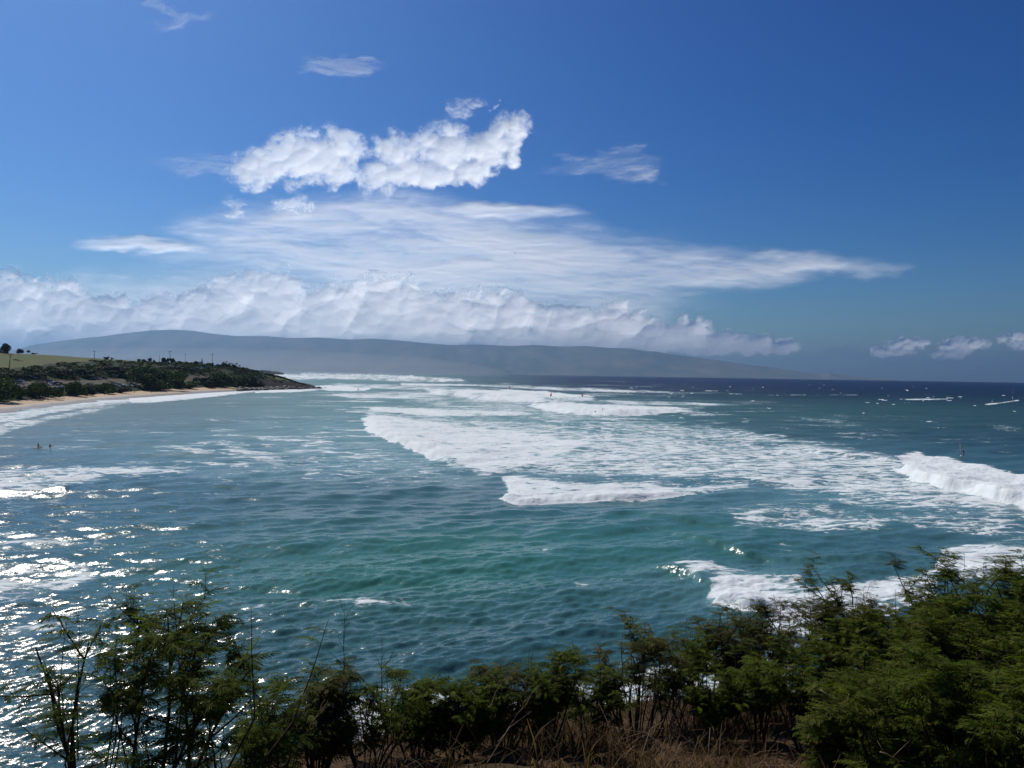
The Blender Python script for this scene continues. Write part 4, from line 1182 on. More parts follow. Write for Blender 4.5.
tag(link('low_scrub', mesh_from('low_scrub', np.concatenate(VV), np.concatenate(FF), leaf_mat('scrub_leaves', (0.032, 0.044, 0.016), (0.095, 0.105, 0.045), 0.1))), 'low dark coastal scrub on the bank and headland', 'scrub', None, 'stuff')

# palms and a pine on the headland skyline
pm = MB(); fm = MB()
for j in range(9):
    a = j * 2 * math.pi / 9; prev = None; pts = []
    for k in range(6):
        s = k / 5; pts.append((math.cos(a) * 2.6 * s, math.sin(a) * 2.6 * s, 1.0 * s * (1 - s) * 3.2 - 1.3 * s * s))
    V = []
    for k, p in enumerate(pts):
        w = 0.5 * (1 - abs(k / 5 - 0.4)); V += [(p[0] - math.sin(a) * w, p[1] + math.cos(a) * w, p[2] - .2), (p[0], p[1], p[2] + .05), (p[0] + math.sin(a) * w, p[1] - math.cos(a) * w, p[2] - .2)]
    F = []
    for k in range(5):
        F += [(3 * k, 3 * k + 1, 3 * k + 4, 3 * k + 3), (3 * k + 1, 3 * k + 2, 3 * k + 5, 3 * k + 4)]
    fm.add(V, F)
PALM_F = fm.mesh('fronds', M_FARDARK)
pm.tube([(0, 0, -1), (0.1, 0, 0.4), (0.0, 0, 1)], [0.35, 0.2, 0.15], 6)
for i, (px, b0, t0, lab) in enumerate([(223, 368, 361.6, 'palm furthest left on the headland skyline'), (226.3, 368.3, 361.2, 'second palm from the left on the headland skyline'), (230, 369, 362.6, 'palm in the middle of the headland row'),
                          (232.4, 369, 363, 'palm right of the middle one on the headland'), (236.8, 370, 363, 'tallest palm at the seaward end of the row'), (239.5, 371, 364.8, 'last short palm of the headland row')]):
    p = land_spot(px, b0); h = (b0 - t0) / FPX * p.y
    root = empty('palm_tree', tuple(p), lab, 'palm tree', 'palms on the headland skyline', rz=i)
    tr = MB(); tr.tube([(0, 0, -1), (0.15, 0, h * .4), (0.3, 0, h * .85)], [0.28, 0.2, 0.14], 6); tr.build('trunk', M_TRUNK, root)
    f_ = link('crown', PALM_F, root, (0.3, 0, h * .85)); f_.scale = (0.62, 0.62, 0.75)
p = land_spot(202, 365.5); h = 7.0 / FPX * p.y
root = empty('pine_tree', tuple(p), 'narrow pointed pine on the headland skyline', 'pine tree')
tr = MB(); tr.tube([(0, 0, -1), (0, 0, h)], [0.3, 0.05], 6); tr.build('trunk', M_TRUNK, root)
cm = MB(); rr_ = np.random.default_rng(4)
for k in range(14):
    z = h * (0.15 + 0.06 * k); R_ = 1.35 * (1 - k / 15)
    for j in range(9):
        a = j * 0.698 + k; e = (math.cos(a) * R_, math.sin(a) * R_, z - 0.25 + 0.3 * rr_.random())
        cm.tube([(0, 0, z), (e[0] * .5, e[1] * .5, z + .05), e], [0.16, 0.22, 0.05], 4)
cm.build('crown', M_FARDARK, root)

# utility poles
M_POLE = simple_mat('pole_wood', (0.07, 0.055, 0.045), 0.9)
M_CER = simple_mat('insulator', (0.25, 0.25, 0.25), 0.4)
for i, (px, b0, t0, arm, tilt, lab) in enumerate([(8.5, 376, 354.5, 1, 5, 'leaning utility pole in front of the grassy hill'), (94.3, 359, 351, 1, 0, 'utility pole with crossarm alone on the hill skyline'),
                 (159.4, 364, 355, 0, 0, 'thin pole left of the tall crossarm pole'), (169.8, 364, 351, 1, 0, 'tall utility pole with wide crossarm rising from skyline trees'),
                 (185.2, 364.5, 354.5, 1, 0, 'faint thin pole between the two crossarm poles'), (212.2, 366, 354, 1, 0, 'utility pole with crossarm nearest the headland point')]):
    p = land_spot(px, b0); h = (b0 - t0) / FPX * p.y
    root = empty('utility_pole', tuple(p), lab, 'utility pole', 'utility poles on the far shore')
    if tilt: root.rotation_euler = (0, R(tilt), 0)
    thin = 0.6 if 'thin' in lab else 1.0
    mb = MB(); mb.tube([(0, 0, -1), (0, 0, h)], [0.26 * thin, 0.17 * thin], 8); mb.build('pole', M_POLE, root)
    if arm:
        w = 3.2 * thin
        mb = MB(); mb.box((0, 0, h - 0.6), (w, 0.22, 0.3)); mb.build('crossarm', M_POLE, root)
        for k in (-0.45, -0.2, 0.2, 0.45):
            mb = MB(); mb.tube([(w * k, 0, h - .45), (w * k, 0, h - .1)], 0.08, 6)
            mb.build('insulator', M_CER, root)

# ------------------------------------------------------------------ cars
def paint(name, c):
    m, t, b = new_mat(name); b.inputs['Base Color'].default_value = c + (1,); b.inputs['Roughness'].default_value = 0.28
    t.put(b.inputs['Roughness'], t.ss(t.noise(t.n('ShaderNodeTexCoord').outputs['Object'], 4, 3), 0, 1, 0.2, 0.4))
    b.inputs['Coat Weight'].default_value = 0.5
    return m
PAINT = {'white': paint('white_car_paint', (0.88, 0.88, 0.88)), 'silver': paint('silver_car_paint', (0.38, 0.40, 0.43)), 'dark': paint('dark_car_paint', (0.02, 0.022, 0.028)),
         'red': paint('red_car_paint', (0.26, 0.02, 0.02)), 'blue': paint('blue_car_paint', (0.03, 0.07, 0.22)), 'tan': paint('tan_car_paint', (0.34, 0.29, 0.22))}
m_glass, t, b = new_mat('car_glass'); b.inputs['Base Color'].default_value = (0.02, 0.025, 0.03, 1); b.inputs['Roughness'].default_value = 0.08
M_TYRE = simple_mat('tyre', (0.02, 0.02, 0.02), 0.9)
M_RIM = simple_mat('rim', (0.4, 0.4, 0.42), 0.4, 0.8)
BODY = {}
def car_meshes(kind):
    if kind == 'sedan':
        low = [(-2.2, .35), (-2.25, .75), (-2.1, .92), (-1.4, .98), (1.0, .98), (1.9, .86), (2.2, .70), (2.22, .35)]
        cab = [(-1.55, .95), (-1.0, 1.42), (0.25, 1.46), (1.0, .95)]
    elif kind == 'truck':
        low = [(-2.6, .5), (-2.6, 1.1), (-0.7, 1.12), (1.3, 1.12), (2.4, 1.0), (2.6, .8), (2.6, .45)]
        cab = [(-0.7, 1.1), (-0.5, 1.78), (0.7, 1.8), (1.35, 1.1)]
    else:
        low = [(-2.3, .4), (-2.35, 1.0), (-2.2, 1.1), (1.1, 1.1), (2.1, 1.0), (2.3, .8), (2.3, .4)]
        cab = [(-2.15, 1.08), (-1.9, 1.75), (0.3, 1.8), (1.15, 1.08)]
    b1 = MB(); b1.prism(low, -0.88, 0.88)
    roof = [(cab[1][0] - .05, cab[1][1] - .02), (cab[1][0], cab[1][1] + .05), (cab[2][0], cab[2][1] + .05), (cab[2][0] + .05, cab[2][1] - .02)]
    b1.prism(roof, -0.74, 0.74)
    for s in (-1, 1):
        for (p, q_) in ((cab[0], cab[1]), (cab[3], cab[2])):
            b1.tube([(p[0], s * .80, p[1]), (q_[0], s * .72, q_[1])], 0.06, 4)
    g_ = MB(); g_.prism(cab, -0.76, 0.76)
    return b1, g_
wm = MB(); wm.tube([(0, -.11, 0), (0, .11, 0)], 0.34, 14); WHEEL = wm.mesh('tyre', M_TYRE)
wm = MB(); wm.tube([(0, -.12, 0), (0, .12, 0)], 0.19, 10); RIM = wm.mesh('rim', M_RIM)
GLASSM = {}; BODM = {}
for k in ('sedan', 'truck', 'van'):
    b1, g_ = car_meshes(k)
    GLASSM[k] = g_.mesh('windows', m_glass)
    for c in PAINT:
        BODM[k, c] = b1.mesh('body', PAINT[c])
proto = {}
def car(kind, colr, px, py, ang, label):
    p = land_spot(px, py)
    root = empty('parked_car', tuple(p + Vector((0, 0, 0.0))), label, 'car' if kind == 'sedan' else kind, 'cars parked above the beach', rz=R(ang))
    link('body', BODM[kind, colr], root); link('windows', GLASSM[kind], root)
    for sx in (-1.38, 1.4):
        for sy in (-.8, .8):
            w = link('wheel', WHEEL, root, (sx, sy, 0.34)); link('rim', RIM, w)
CARS = [('van', 'white', 19, 382, 20, 'white van behind the leftmost beach trees'), ('sedan', 'silver', 15, 386, 160, 'silver car at the left edge of the lower rows'), ('sedan', 'silver', 21, 385.5, 15, 'silver car below the leftmost white van'),
 ('sedan', 'white', 29, 390, 150, 'white car just left of the dark rounded tree'), ('sedan', 'silver', 26, 389, 10, 'silver car in front of the smaller light tree'), ('truck', 'white', 33, 379.5, 0, 'white truck above the dark rounded tree'),
 ('van', 'white', 50, 383.5, 10, 'white van directly right of the dark rounded tree, upper one'), ('sedan', 'white', 48, 386, 175, 'white car directly right of the dark rounded tree, lower one'), ('truck', 'blue', 55, 386, 0, 'blue pickup in the cluster between two beach trees'),
 ('van', 'blue', 58, 384.5, 30, 'dark blue van beside the blue pickup'), ('sedan', 'silver', 56, 389.5, 10, 'silver car below the blue pickup'), ('sedan', 'white', 61, 388, 170, 'white car right of the silver one below the pickup'),
 ('sedan', 'dark', 65, 387, 0, 'black car at the left foot of the spreading tree'), ('sedan', 'white', 70, 389.5, 5, 'white car under the spreading tree'), ('van', 'red', 74.5, 378.5, 0, 'red van in the upper row with pale roof'),
 ('sedan', 'red', 77, 380.5, 180, 'dark red car below the red van'), ('sedan', 'silver', 94, 379, 10, 'silver car in the upper row behind the tree'), ('van', 'silver', 98, 379.5, 0, 'silver van in the upper row behind the tree'),
 ('sedan', 'dark', 88, 379.8, 0, 'dark car in the upper row right of the red cars'), ('truck', 'dark', 104, 379, 0, 'dark pickup in the upper row'), ('van', 'white', 114, 377.5, 0, 'white van in the upper row right of the dark pickup'),
 ('van', 'white', 122, 377.3, 0, 'white van further right in the upper row'), ('sedan', 'dark', 127, 377.8, 0, 'dark car between the upper white van and grey car'), ('sedan', 'silver', 133, 377, 10, 'grey car at the right end of the upper row'),
 ('sedan', 'white', 90.5, 387.5, 10, 'white car left of the third tree from the left, lower row'), ('sedan', 'tan', 89, 390, 0, 'tan car nearest the sand behind the bush'), ('van', 'silver', 99, 387.3, 0, 'silver van at the left of the sand edge tree'),
 ('sedan', 'silver', 117, 387.5, 0, 'silver car right of the sand edge tree'), ('van', 'white', 121, 386.2, 0, 'white van first of the row above the grass patch'), ('sedan', 'silver', 125, 387, 0, 'silver car second of the row above the grass patch'),
 ('van', 'white', 130, 387, 0, 'white van in the row above the grass patch, next to the last'), ('truck', 'silver', 134, 387, 0, 'silver pickup last of the row above the grass patch'), ('sedan', 'dark', 127.7, 387.3, 0, 'black car between the white vans above the grass patch'),
 ('van', 'silver', 151, 389.3, 0, 'silver van under the largest tree, leftmost there'), ('sedan', 'silver', 157, 389, 10, 'silver car under the largest tree'), ('van', 'tan', 163, 388, 0, 'beige van at the right foot of the largest tree'),
 ('sedan', 'dark', 154, 389.3, 0, 'black car between the two silver ones under the largest tree'), ('van', 'white', 200.5, 368.8, 15, 'bright white van in the headland car park'), ('van', 'silver', 205.5, 368.5, 15, 'silver van right of the bright white one on the headland'),
 ('sedan', 'dark', 204, 370.5, 0, 'black car in front of the headland vans'), ('sedan', 'silver', 192.5, 372, 0, 'silver car at the left of the headland car park'), ('sedan', 'dark', 189.5, 373, 0, 'dark car at the left end of the headland car park'),
 ('sedan', 'dark', 197, 372.5, 0, 'dark car right of the headland silver car'), ('sedan', 'tan', 170, 372.5, 0, 'tan car half hidden right of the largest tree'), ('sedan', 'silver', 173.5, 374.3, 0, 'grey car below the half hidden tan one')]
for c in CARS: car(*c)

# two pale boards leaning above the bushes
M_BOARD = simple_mat('white_board', (0.80, 0.78, 0.66), 0.35, var=0.08)
def board_mesh(L_=2.6, w=0.6, th=0.09, name='board'):
    n = 14; V = []; 
    for i in range(n + 1):
        s = i / n; ww = w / 2 * (math.sin(math.pi * min(max(s, .02), .985)) ** 0.55); z = 0.22 * max(0, s - .7) ** 1.3
        x = (s - .5) * L_
        V += [(x, -ww, z), (x, -ww * .7, z + th), (x, ww * .7, z + th), (x, ww, z), (x, 0, z - .03)]
    F = []
    for i in range(n):
        for j in range(5): F.append((5 * i + j, 5 * i + (j + 1) % 5, 5 * (i + 1) + (j + 1) % 5, 5 * (i + 1) + j))
    m_ = MB(); m_.add(V, F); m_.f3.append(np.array([(0, 1, 2), (0, 2, 3), (0, 3, 4), (5 * n, 5 * n + 2, 5 * n + 1), (5 * n, 5 * n + 3, 5 * n + 2), (5 * n, 5 * n + 4, 5 * n + 3)]))
    return m_
BM = board_mesh().mesh('surfboard', M_BOARD, True)
for px, lab in ((176.6, 'left of two slanted white boards standing among the bushes'), (179.4, 'right of two slanted white boards standing among the bushes')):
    p = land_spot(px, 383); top_z = EYE.z + ray(px, 380).z * (p.y - 9)
    o = link('surfboard', BM, None, (p.x, p.y - 9, top_z)); o.scale = (1.35, 1.35, 1.35)
    o.rotation_euler = (R(70), R(-62), R(10)); tag(o, lab, 'surfboard', 'white boards above the beach')

# ------------------------------------------------------------------ rocks at the point
M_ROCK = simple_mat('black_lava_rock', (0.030, 0.028, 0.027), 0.75, scale=1.2, var=0.6)
def rock_mesh(seed):
    r = np.random.default_rng(seed)
    import bmesh
    bm = bmesh.new(); bmesh.ops.create_icosphere(bm, subdivisions=2, radius=1)
    for v in bm.verts:
        n_ = v.co.normalized(); k = 0.72 + 0.55 * float(fbm(np.array(n_.x * 1.6 + seed + 9), np.array(n_.y * 1.6 + n_.z * 2.1 + 9), 3))
        v.co = Vector((n_.x * k * 1.2, n_.y * k, n_.z * k * 0.75))
    m_ = bpy.data.meshes.new('rock'); bm.to_mesh(m_); bm.free(); m_.materials.append(M_ROCK); return m_
RK = [rock_mesh(i) for i in range(5)]
r = np.random.default_rng(8)
rocks = []
for i in range(215):
    px = r.uniform(238, 321) if i < 200 else r.uniform(150, 240)
    if i < 200:
        wl = float(np.interp(px, pxs, prof[:, 0])); w = on_sea(px, wl)
        dd_ = w.y + r.uniform(-4, 40 if px < 296 else 9); s = r.uniform(0.9, 2.7) * (1.0 if px < 310 else .8)
    else:
        continue
    x = ray(px, 380).x * dd_
    o = link('boulder', RK[i % 5], None, (x, dd_, max(land_z(x, dd_), -0.2) + 0.15 * s)); o.scale = (s * r.uniform(.8, 1.4), s, s * r.uniform(.7, 1.1)); o.rotation_euler = (r.uniform(-.4, .4), r.uniform(-.4, .4), r.uniform(0, 6.28))
    tag(o, 'black lava boulder among many along the rocky headland shore', 'boulder', 'black boulders along the headland')
for k in range(12):
    px = r.uniform(318, 324); w = on_sea(px, 388.2)
    o = link('boulder', RK[k % 5], None, (w.x, w.y + r.uniform(-6, 6), 0.1)); o.scale = (1.3, 1, .7); o.rotation_euler = (0, 0, r.uniform(0, 6))
    tag(o, 'black lava boulder among many along the rocky headland shore', 'boulder', 'black boulders along the headland')

# ------------------------------------------------------------------ people
M_SKIN = simple_mat('skin', (0.33, 0.18, 0.11), 0.6, var=0.08)
M_SUIT = simple_mat('dark_wetsuit', (0.015, 0.016, 0.02), 0.6, var=0.2)
M_HAIR = simple_mat('dark_hair', (0.03, 0.02, 0.014), 0.8)
M_SHORTS = {'red': simple_mat('red_shorts', (0.35, 0.04, 0.03), 0.8), 'blue': simple_mat('blue_shorts', (0.03, 0.06, 0.2), 0.8), 'dark': simple_mat('dark_shorts', (0.02, 0.02, 0.025), 0.8)}
POSE = {
 'stand': dict(hip=(0, 0, .93), chest=(0, 0, 1.32), neck=(0, 0, 1.50), head=(0, -.02, 1.66), lk=(.10, -.02, .50), la=(.12, .02, .08), lt=(.13, -.14, .04), rk=(-.10, -.02, .50), ra=(-.12, .02, .08), rt=(-.13, -.14, .04),
      le=(.27, .02, 1.12), lh=(.27, -.08, .88), re=(-.27, .02, 1.12), rh=(-.27, -.08, .88)),
 'walk': dict(hip=(0, 0, .92), chest=(0, -.03, 1.31), neck=(0, -.04, 1.49), head=(0, -.07, 1.65), lk=(.10, -.18, .52), la=(.11, -.22, .10), lt=(.11, -.38, .06), rk=(-.10, .08, .50), ra=(-.11, .36, .14), rt=(-.11, .30, .03),
      le=(.26, .12, 1.12), lh=(.24, .10, .86), re=(-.26, -.10, 1.12), rh=(-.24, -.26, .95)),
 'sit': dict(hip=(0, 0, .14), chest=(0, -.03, .52), neck=(0, -.04, .70), head=(0, -.07, .86), lk=(.16, -.40, .34), la=(.16, -.62, .08), lt=(.16, -.76, .05), rk=(-.16, -.40, .34), ra=(-.16, -.62, .08), rt=(-.16, -.76, .05),
      le=(.28, -.08, .36), lh=(.20, -.32, .30), re=(-.28, -.08, .36), rh=(-.20, -.32, .30)),
 'ride': dict(hip=(0, .18, .72), chest=(0, .02, 1.08), neck=(0, -.05, 1.24), head=(0, -.10, 1.39), lk=(.20, -.10, .46), la=(.30, .02, .10), lt=(.31, -.14, .05), rk=(-.20, -.10, .46), ra=(-.30, .02, .10), rt=(-.31, -.14, .05),
      le=(.30, -.22, 1.05), lh=(.26, -.48, 1.12), re=(-.30, -.22, 1.05), rh=(-.26, -.48, 1.12)),
 'paddle': dict(hip=(0, .55, .12), chest=(0, .10, .22), neck=(0, -.08, .32), head=(0, -.24, .42), lk=(.12, 1.0, .10), la=(.12, 1.42, .12), lt=(.12, 1.56, .08), rk=(-.12, 1.0, .10), ra=(-.12, 1.42, .12), rt=(-.12, 1.56, .08),
      le=(.34, -.05, .16), lh=(.36, -.35, .02), re=(-.34, .05, .16), rh=(-.36, -.15, .02)),
}
def body_obj(pose, mat):
    J = POSE[pose]
    names = ['hip', 'chest', 'neck', 'head', 'lk', 'la', 'lt', 'rk', 'ra', 'rt', 'le', 'lh', 're', 'rh']
    pts = {k: Vector(J[k]) for k in names}
    pts['lhip'] = pts['hip'] + Vector((.09, 0, -.04)); pts['rhip'] = pts['hip'] + Vector((-.09, 0, -.04))
    pts['lsh'] = pts['chest'] + (pts['neck'] - pts['chest']) * .5 + Vector((.18, 0, 0)); pts['rsh'] = pts['chest'] + (pts['neck'] - pts['chest']) * .5 + Vector((-.18, 0, 0))
    pts['waist'] = (pts['hip'] + pts['chest']) / 2
    order = ['hip', 'waist', 'chest', 'neck', 'head', 'lhip', 'lk', 'la', 'lt', 'rhip', 'rk', 'ra', 'rt', 'lsh', 'le', 'lh', 'rsh', 're', 'rh']
    rad = dict(hip=.14, waist=.115, chest=.145, neck=.055, head=.11, lhip=.09, lk=.06, la=.042, lt=.035, rhip=.09, rk=.06, ra=.042, rt=.035, lsh=.06, le=.042, lh=.035, rsh=.06, re=.042, rh=.035)
    ed = [('hip', 'waist'), ('waist', 'chest'), ('chest', 'neck'), ('neck', 'head'), ('hip', 'lhip'), ('lhip', 'lk'), ('lk', 'la'), ('la', 'lt'), ('hip', 'rhip'), ('rhip', 'rk'), ('rk', 'ra'), ('ra', 'rt'),
          ('chest', 'lsh'), ('lsh', 'le'), ('le', 'lh'), ('chest', 'rsh'), ('rsh', 're'), ('re', 'rh')]
    me_ = bpy.data.meshes.new('person_body')
    me_.from_pydata([pts[k] for k in order], [(order.index(a_), order.index(b_)) for a_, b_ in ed], [])
    o = bpy.data.objects.new('tmp', me_); col.objects.link(o)
    md = o.modifiers.new('Skin', 'SKIN'); 
    sv = me_.skin_vertices[0].data if me_.skin_vertices else None
    if sv is None:
        bpy.context.view_layer.update(); sv = me_.skin_vertices[0].data
    for k, v in zip(order, sv):
        v.radius = (rad[k], rad[k] * (.75 if k in ('hip', 'waist', 'chest') else 1)); v.use_root = (k == 'hip')
    sb = o.modifiers.new('Sub', 'SUBSURF'); sb.levels = 1
    dg = bpy.context.evaluated_depsgraph_get(); ev = o.evaluated_get(dg)
    out = bpy.data.meshes.new_from_object(ev); out.name = 'person'; out.materials.clear(); out.materials.append(mat)
    out.polygons.foreach_set('use_smooth', np.ones(len(out.polygons), bool))
    bpy.data.objects.remove(o)
    return out
PB = {}
def person(pose, loc, rz, label, suit=False, shorts='dark', group=None, scale=1.0):
    key = (pose, suit)
    if key not in PB: PB[key] = body_obj(pose, M_SUIT if suit else M_SKIN)
    o = link('person', PB[key], None, loc); o.rotation_euler = (0, 0, rz); o.scale = (scale,) * 3
    tag(o, label, 'person', group)
    hd = Vector(POSE[pose]['head']); hm = MB()
    hm.tube([hd + Vector((0, .02, -.03)), hd + Vector((0, .02, .06)), hd + Vector((0, .015, .115))], [.115, .112, .05], 8); hm.build('hair', M_HAIR, o)
    if not suit:
        hp = Vector(POSE[pose]['hip']); lk, rk_ = Vector(POSE[pose]['lk']), Vector(POSE[pose]['rk']); sm = MB()
        sm.tube([hp + Vector((0, 0, .10)), hp + Vector((0, 0, -.08))], [.15, .165], 10)
        for kk_, s in ((lk, 1), (rk_, -1)):
            h0 = hp + Vector((.09 * s, 0, -.04)); sm.tube([h0, h0 + (kk_ - h0) * .75], [.105, .09], 8)
        sm.build('shorts', M_SHORTS[shorts], o)
    return o
BP = [('stand', 30.5, 400.8, 'person standing in dark shorts on the sand at far left', 'dark', 0), ('walk', 28.3, 400.2, 'person walking just left of the far left standing one', 'dark', 1.5), ('sit', 42.8, 400.0, 'person sitting on the sand left of centre of the beach', 'red', .5), ('walk', 47.8, 401.4, 'person walking nearest the water on the left beach', 'dark', 1.2),
      ('stand', 131.3, 392.6, 'person standing on the sand below the grass patch', 'dark', .2), ('sit', 134.6, 393.2, 'person sitting right of the one below the grass patch', 'blue', .2), ('sit', 151.6, 392.8, 'person in red sitting alone on the middle sand', 'red', 0),
      ('stand', 210.3, 389.2, 'person standing by the bushes at the far end of the sand', 'dark', .3), ('walk', 213.4, 389.3, 'person walking right of the standing one at the sand end', 'blue', 1.4), ('stand', 233.5, 391.0, 'person at the water edge near the rocks', 'dark', .1),
      ('sit', 104.5, 394.8, 'person sitting below the sand edge tree', 'dark', .1)]
for pose, px, py, lab, sh, rz in BP:
    p = land_spot(px, py); person(pose, (p.x, p.y, p.z), rz, lab, False, sh, 'people on the beach', 1.05)

# ------------------------------------------------------------------ windsurfers, surfers, kites
BRD = board_mesh(2.7, 0.62, .1).mesh('board', M_BOARD, True)
SMATS = {}
def sail_mat(c):
    if c not in SMATS:
        m_, t, b = new_mat('sail_film'); b.inputs['Base Color'].default_value = c + (1,); b.inputs['Roughness'].default_value = .4
        tr = t.n('ShaderNodeBsdfTranslucent'); tr.inputs[0].default_value = c + (1,); mx = t.n('ShaderNodeMixShader'); mx.inputs[0].default_value = .4
        t.put(mx.inputs[1], b.outputs[0]); t.put(mx.inputs[2], tr.outputs[0]); t.put(t.t.nodes['Material Output'].inputs[0], mx.outputs[0]); SMATS[c] = m_
    return SMATS[c]
M_MAST = simple_mat('carbon_mast', (0.02, 0.02, 0.02), .4)
def windsurfer(px, py, ang, c, label, plabel, heel=0.2, dz=0.3):
    w = on_sea(px, py); 
    root = empty('windsurf_rig', (w.x, w.y, dz), label, 'windsurfer board', 'windsurf boards on the water', rz=R(ang))
    root.scale = (.72,) * 3
    link('board', BRD, root)
    n = 10; V = []; F = []
    for i in range(n + 1):
        s = i / n; z = 0.35 + 4.2 * s; mx_ = 0.05 + 0.25 * s * s; ww = (0.9 + 1.1 * math.sin(math.pi * min(1, s * 1.6 + .12)) ** 1) if s < .3 else 2.0 * (1 - ((s - .25) / .78) ** 1.6) + .1
        for j in range(5):
            u = j / 4; V.append((mx_ - ww * u, 0.18 * math.sin(math.pi * u) + z * math.sin(heel) * .4, z))
    for i in range(n):
        for j in range(4): F.append((5 * i + j, 5 * i + j + 1, 5 * i + 6 + j, 5 * i + 5 + j))
    m_ = MB(); m_.add(V, F); m_.build('sail', sail_mat(c), root, smooth=True)
    m_ = MB(); m_.tube([(0.1, 0, 0.1), (0.12, 1.0 * math.sin(heel), 2.4), (0.32, 4.5 * math.sin(heel) * .4, 4.6)], [.04, .04, .02], 6); m_.build('mast', M_MAST, root)
    m_ = MB(); m_.tube([(0.2, .15, 1.5), (-.9, -.28, 1.5), (-1.9, .15, 1.5)], .03, 5); m_.tube([(0.2, .15, 1.5), (-.9, .5, 1.5), (-1.9, .15, 1.5)], .03, 5); m_.build('boom', M_MAST, root)
    pm_ = Matrix.Rotation(R(ang), 3, 'Z') @ Vector((-.7, -.55, .05))
    person('ride', (w.x + pm_.x, w.y + pm_.y, dz + .06), R(ang) + math.pi, plabel, True, group='people out on the water')
WS = [(683.5, 392.2, 15, (0.75, 0.70, 0.05), 'windsurf rig with yellow sail far out right of centre', 'sailor holding the yellow sail'), (715, 390.2, -20, (0.75, 0.25, 0.05), 'windsurf rig with orange sail in the blue water', 'sailor holding the orange sail'),
      (730, 393.8, 10, (0.25, 0.27, 0.3), 'windsurf rig with grey sail right of the orange one', 'sailor holding the grey sail right of the orange one'), (861, 395.0, 20, (0.10, 0.06, 0.10), 'windsurf rig with dark sail at the head of a straight wake', 'sailor holding the dark sail on the straight wake'),
      (934, 399, 10, (0.3, 0.32, 0.36), 'windsurf rig with pale grey sail between white streaks', 'sailor holding the pale sail between white streaks'), (956, 398.2, 30, (0.25, 0.06, 0.05), 'windsurf rig with dull red sail near the right edge', 'sailor holding the dull red sail near the right edge'),
      (1013, 399.6, 25, (0.7, 0.72, 0.75), 'windsurf rig with white sail furthest right', 'sailor holding the white sail furthest right'), (993, 403.5, -15, (0.3, 0.3, 0.33), 'windsurf rig with grey sail on the curved wake', 'sailor holding the grey sail on the curved wake'),
      (551.5, 397.0, 10, (0.7, 0.10, 0.05), 'windsurf rig with red sail on the foam line left of centre', 'sailor holding the red sail in the foam'), (583, 397, 10, (0.55, 0.15, 0.12), 'windsurf rig with faded red sail behind the white wave', 'sailor holding the faded red sail'),
      (510, 389, 15, (0.7, 0.15, 0.05), 'windsurf rig with small red sail far behind the breakers', 'sailor holding the small red sail'), (358.3, 390.8, 88, (0.04, 0.05, 0.07), 'windsurf rig with dark sail seen edge on by the rocky point', 'sailor on the edge on rig by the rocky point'),
      (961, 457, 60, (0.5, 0.2, 0.15), 'windsurf rig with red sail tip above the big right breaker', 'sailor behind the big right breaker'), (786, 393.5, 10, (.2, .2, .22), 'windsurf rig with dark sail in the blue water', 'sailor holding the dark sail right of centre')]
for a_ in WS: windsurfer(*a_)
def surfer(px, py, pose, ang, label, blabel, dz=.1):
    w = on_sea(px, py)
    o = link('surfboard', BRD, None, (w.x, w.y, dz)); o.scale = (.8, .85, 1); o.rotation_euler = (0, 0, R(ang)); tag(o, blabel, 'surfboard', 'surfboards on the water')
    person(pose, (w.x, w.y, dz + .08), R(ang) + math.pi / 2, label, True, group='people out on the water')
surfer(38, 448.6, 'sit', 60, 'surfer sitting on a board, left of the two in the bay', 'board under the left surfer in the bay', .25)
surfer(50, 449.4, 'sit', 100, 'surfer sitting on a board, right of the two in the bay', 'board under the right surfer in the bay', .25)
surfer(602.5, 414.5, 'ride', 10, 'surfer standing in front of the white wave', 'board under the standing surfer at the white wave', 1.6)
surfer(595, 415, 'sit', 30, 'surfer sitting left of the standing one at the white wave', 'board under the surfer sitting at the white wave', 1.4)
surfer(604.8, 414, 'sit', 200, 'surfer sitting right of the standing one at the white wave', 'board under the right surfer at the white wave', 1.6)

def kite(px, py, depth, s, label, rz):
    p = at(px, py, depth); root = empty('kite', tuple(p), label, 'kite', 'kites over the surf', rz=rz); root.scale = (s,) * 3
    n = 14; V = []; F = []
    for i in range(n + 1):
        a = math.pi * (i / n - .5) * .85; c_ = 0.55 * math.cos(a * .95) + .12
        for j in range(4):
            u = j / 3 - .5; V.append((3.2 * math.sin(a), u * 2 * c_ , 2.0 * math.cos(a) - .5 * u * u + .15))
    for i in range(n):
        for j in range(3): F.append((4 * i + j, 4 * i + j + 1, 4 * i + 5 + j, 4 * i + 4 + j))
    m_ = MB(); m_.add(V, F); m_.build('canopy', simple_mat('dark_kite_cloth', (0.03, 0.03, 0.04), .6), root, smooth=True)
    m_ = MB(); m_.tube([(3.2 * math.sin(math.pi * (i / n - .5) * .85), 0.55, 2.0 * math.cos(math.pi * (i / n - .5) * .85)) for i in range(n + 1)], .12, 6); m_.build('leading_edge', M_MAST, root)
    m_ = MB(); [m_.tube([(x, 0, .2), (0, -6, -9)], .012, 3) for x in (-2.9, 2.9)]; m_.build('lines', M_MAST, root)
kite(405.5, 364, 1100, .75, 'dark kite above the far breakers, right of the other', .2)
kite(375, 367.5, 1500, .7, 'faint dark kite low over the far water, left of the other', .6)

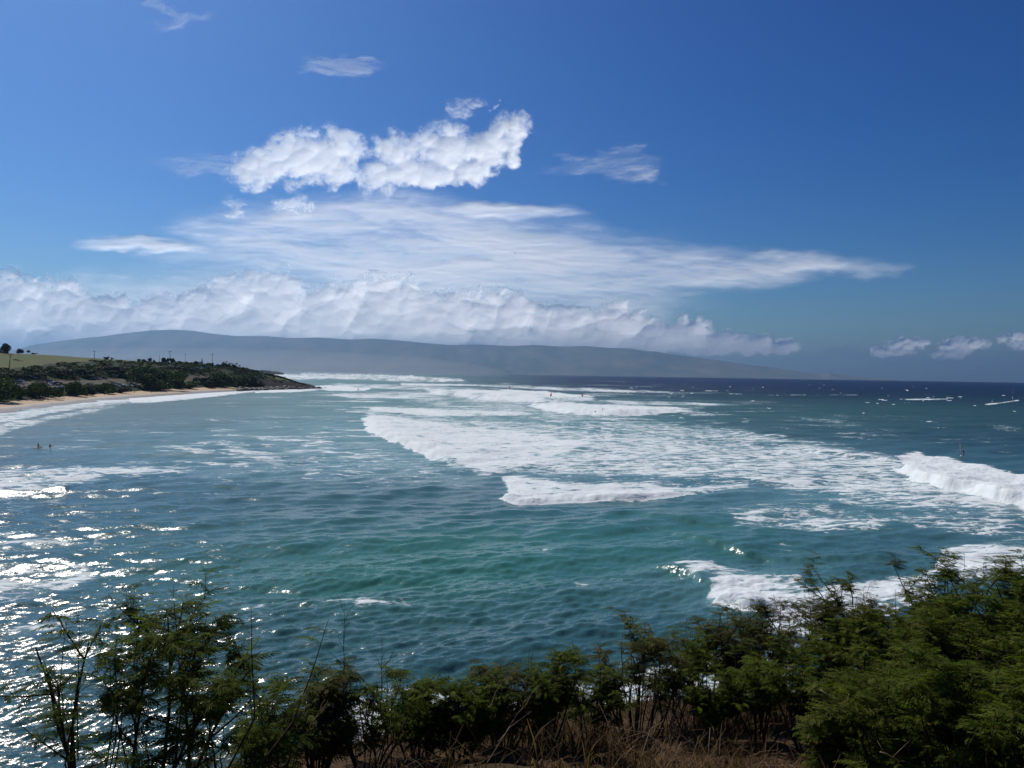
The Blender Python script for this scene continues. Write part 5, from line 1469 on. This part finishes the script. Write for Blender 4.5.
# a bird high over the bay
p = at(515, 253, 110)
root = empty('seabird', tuple(p), 'small dark bird flying high before the cloud', 'bird', rz=.4)
m_ = MB(); m_.tube([(0, -.2, 0), (0, -.12, .01), (0, .05, 0), (0, .22, 0), (0, .30, 0)], [.015, .04, .05, .03, .012], 8); 
m_.add([(0, -.1, .01), (0, .08, .01), (.22, .02, .08), (.22, -.10, .08), (.46, .06, .03), (.40, -.02, .04)], [(0, 1, 2, 3), (3, 2, 4, 5)])
m_.add([(0, -.1, .01), (0, .08, .01), (-.22, .02, .08), (-.22, -.10, .08), (-.46, .06, .03), (-.40, -.02, .04)], [(3, 2, 1, 0), (5, 4, 2, 3)])
M_BIRD = simple_mat('dark_feathers', (.03, .03, .03), .8)
root_b = m_.build('bird_body', M_BIRD, root)

# ------------------------------------------------------------------ salt spray hanging over the far surf
import bmesh
bm = bmesh.new(); bmesh.ops.create_icosphere(bm, subdivisions=4, radius=1)
sm_ = bpy.data.meshes.new('sea_spray'); bm.to_mesh(sm_); bm.free()
ms = bpy.data.materials.new('salt_spray'); ms.use_nodes = True
nt = ms.node_tree; nt.nodes.clear()
ov = nt.nodes.new('ShaderNodeOutputMaterial'); pv = nt.nodes.new('ShaderNodeVolumePrincipled')
pv.inputs['Color'].default_value = (0.93, 0.96, 1.0, 1); pv.inputs['Density'].default_value = 8.0e-5; pv.inputs['Anisotropy'].default_value = 0.6
nt.links.new(pv.outputs[0], ov.inputs['Volume']); sm_.materials.append(ms)
o = link('sea_spray', sm_); c = at(300, 370, 4200); o.location = (c.x, c.y, 5); o.scale = (1150, 2400, 110)
tag(o, 'pale salt spray hanging over the far surf', 'sea spray', None, 'stuff')

# ------------------------------------------------------------------ haze
mh = bpy.data.materials.new('sea_haze'); mh.use_nodes = True
nt = mh.node_tree; nt.nodes.clear()
ov = nt.nodes.new('ShaderNodeOutputMaterial'); pv = nt.nodes.new('ShaderNodeVolumePrincipled')
pv.inputs['Color'].default_value = (0.40, 0.67, 1.0, 1); pv.inputs['Density'].default_value = 3.5e-5; pv.inputs['Anisotropy'].default_value = 0.6
nt.links.new(pv.outputs[0], ov.inputs['Volume'])
mb = MB(); x0, x1, y0, y1, z0, z1 = -70000, 70000, -3000, 62000, -700, 1570
mb.box(((x0 + x1) / 2, (y0 + y1) / 2, (z0 + z1) / 2), (x1 - x0, y1 - y0, z1 - z0))
tag(mb.build('haze', mh), 'thin sea haze that pales the far mountain', 'haze', None, 'stuff')
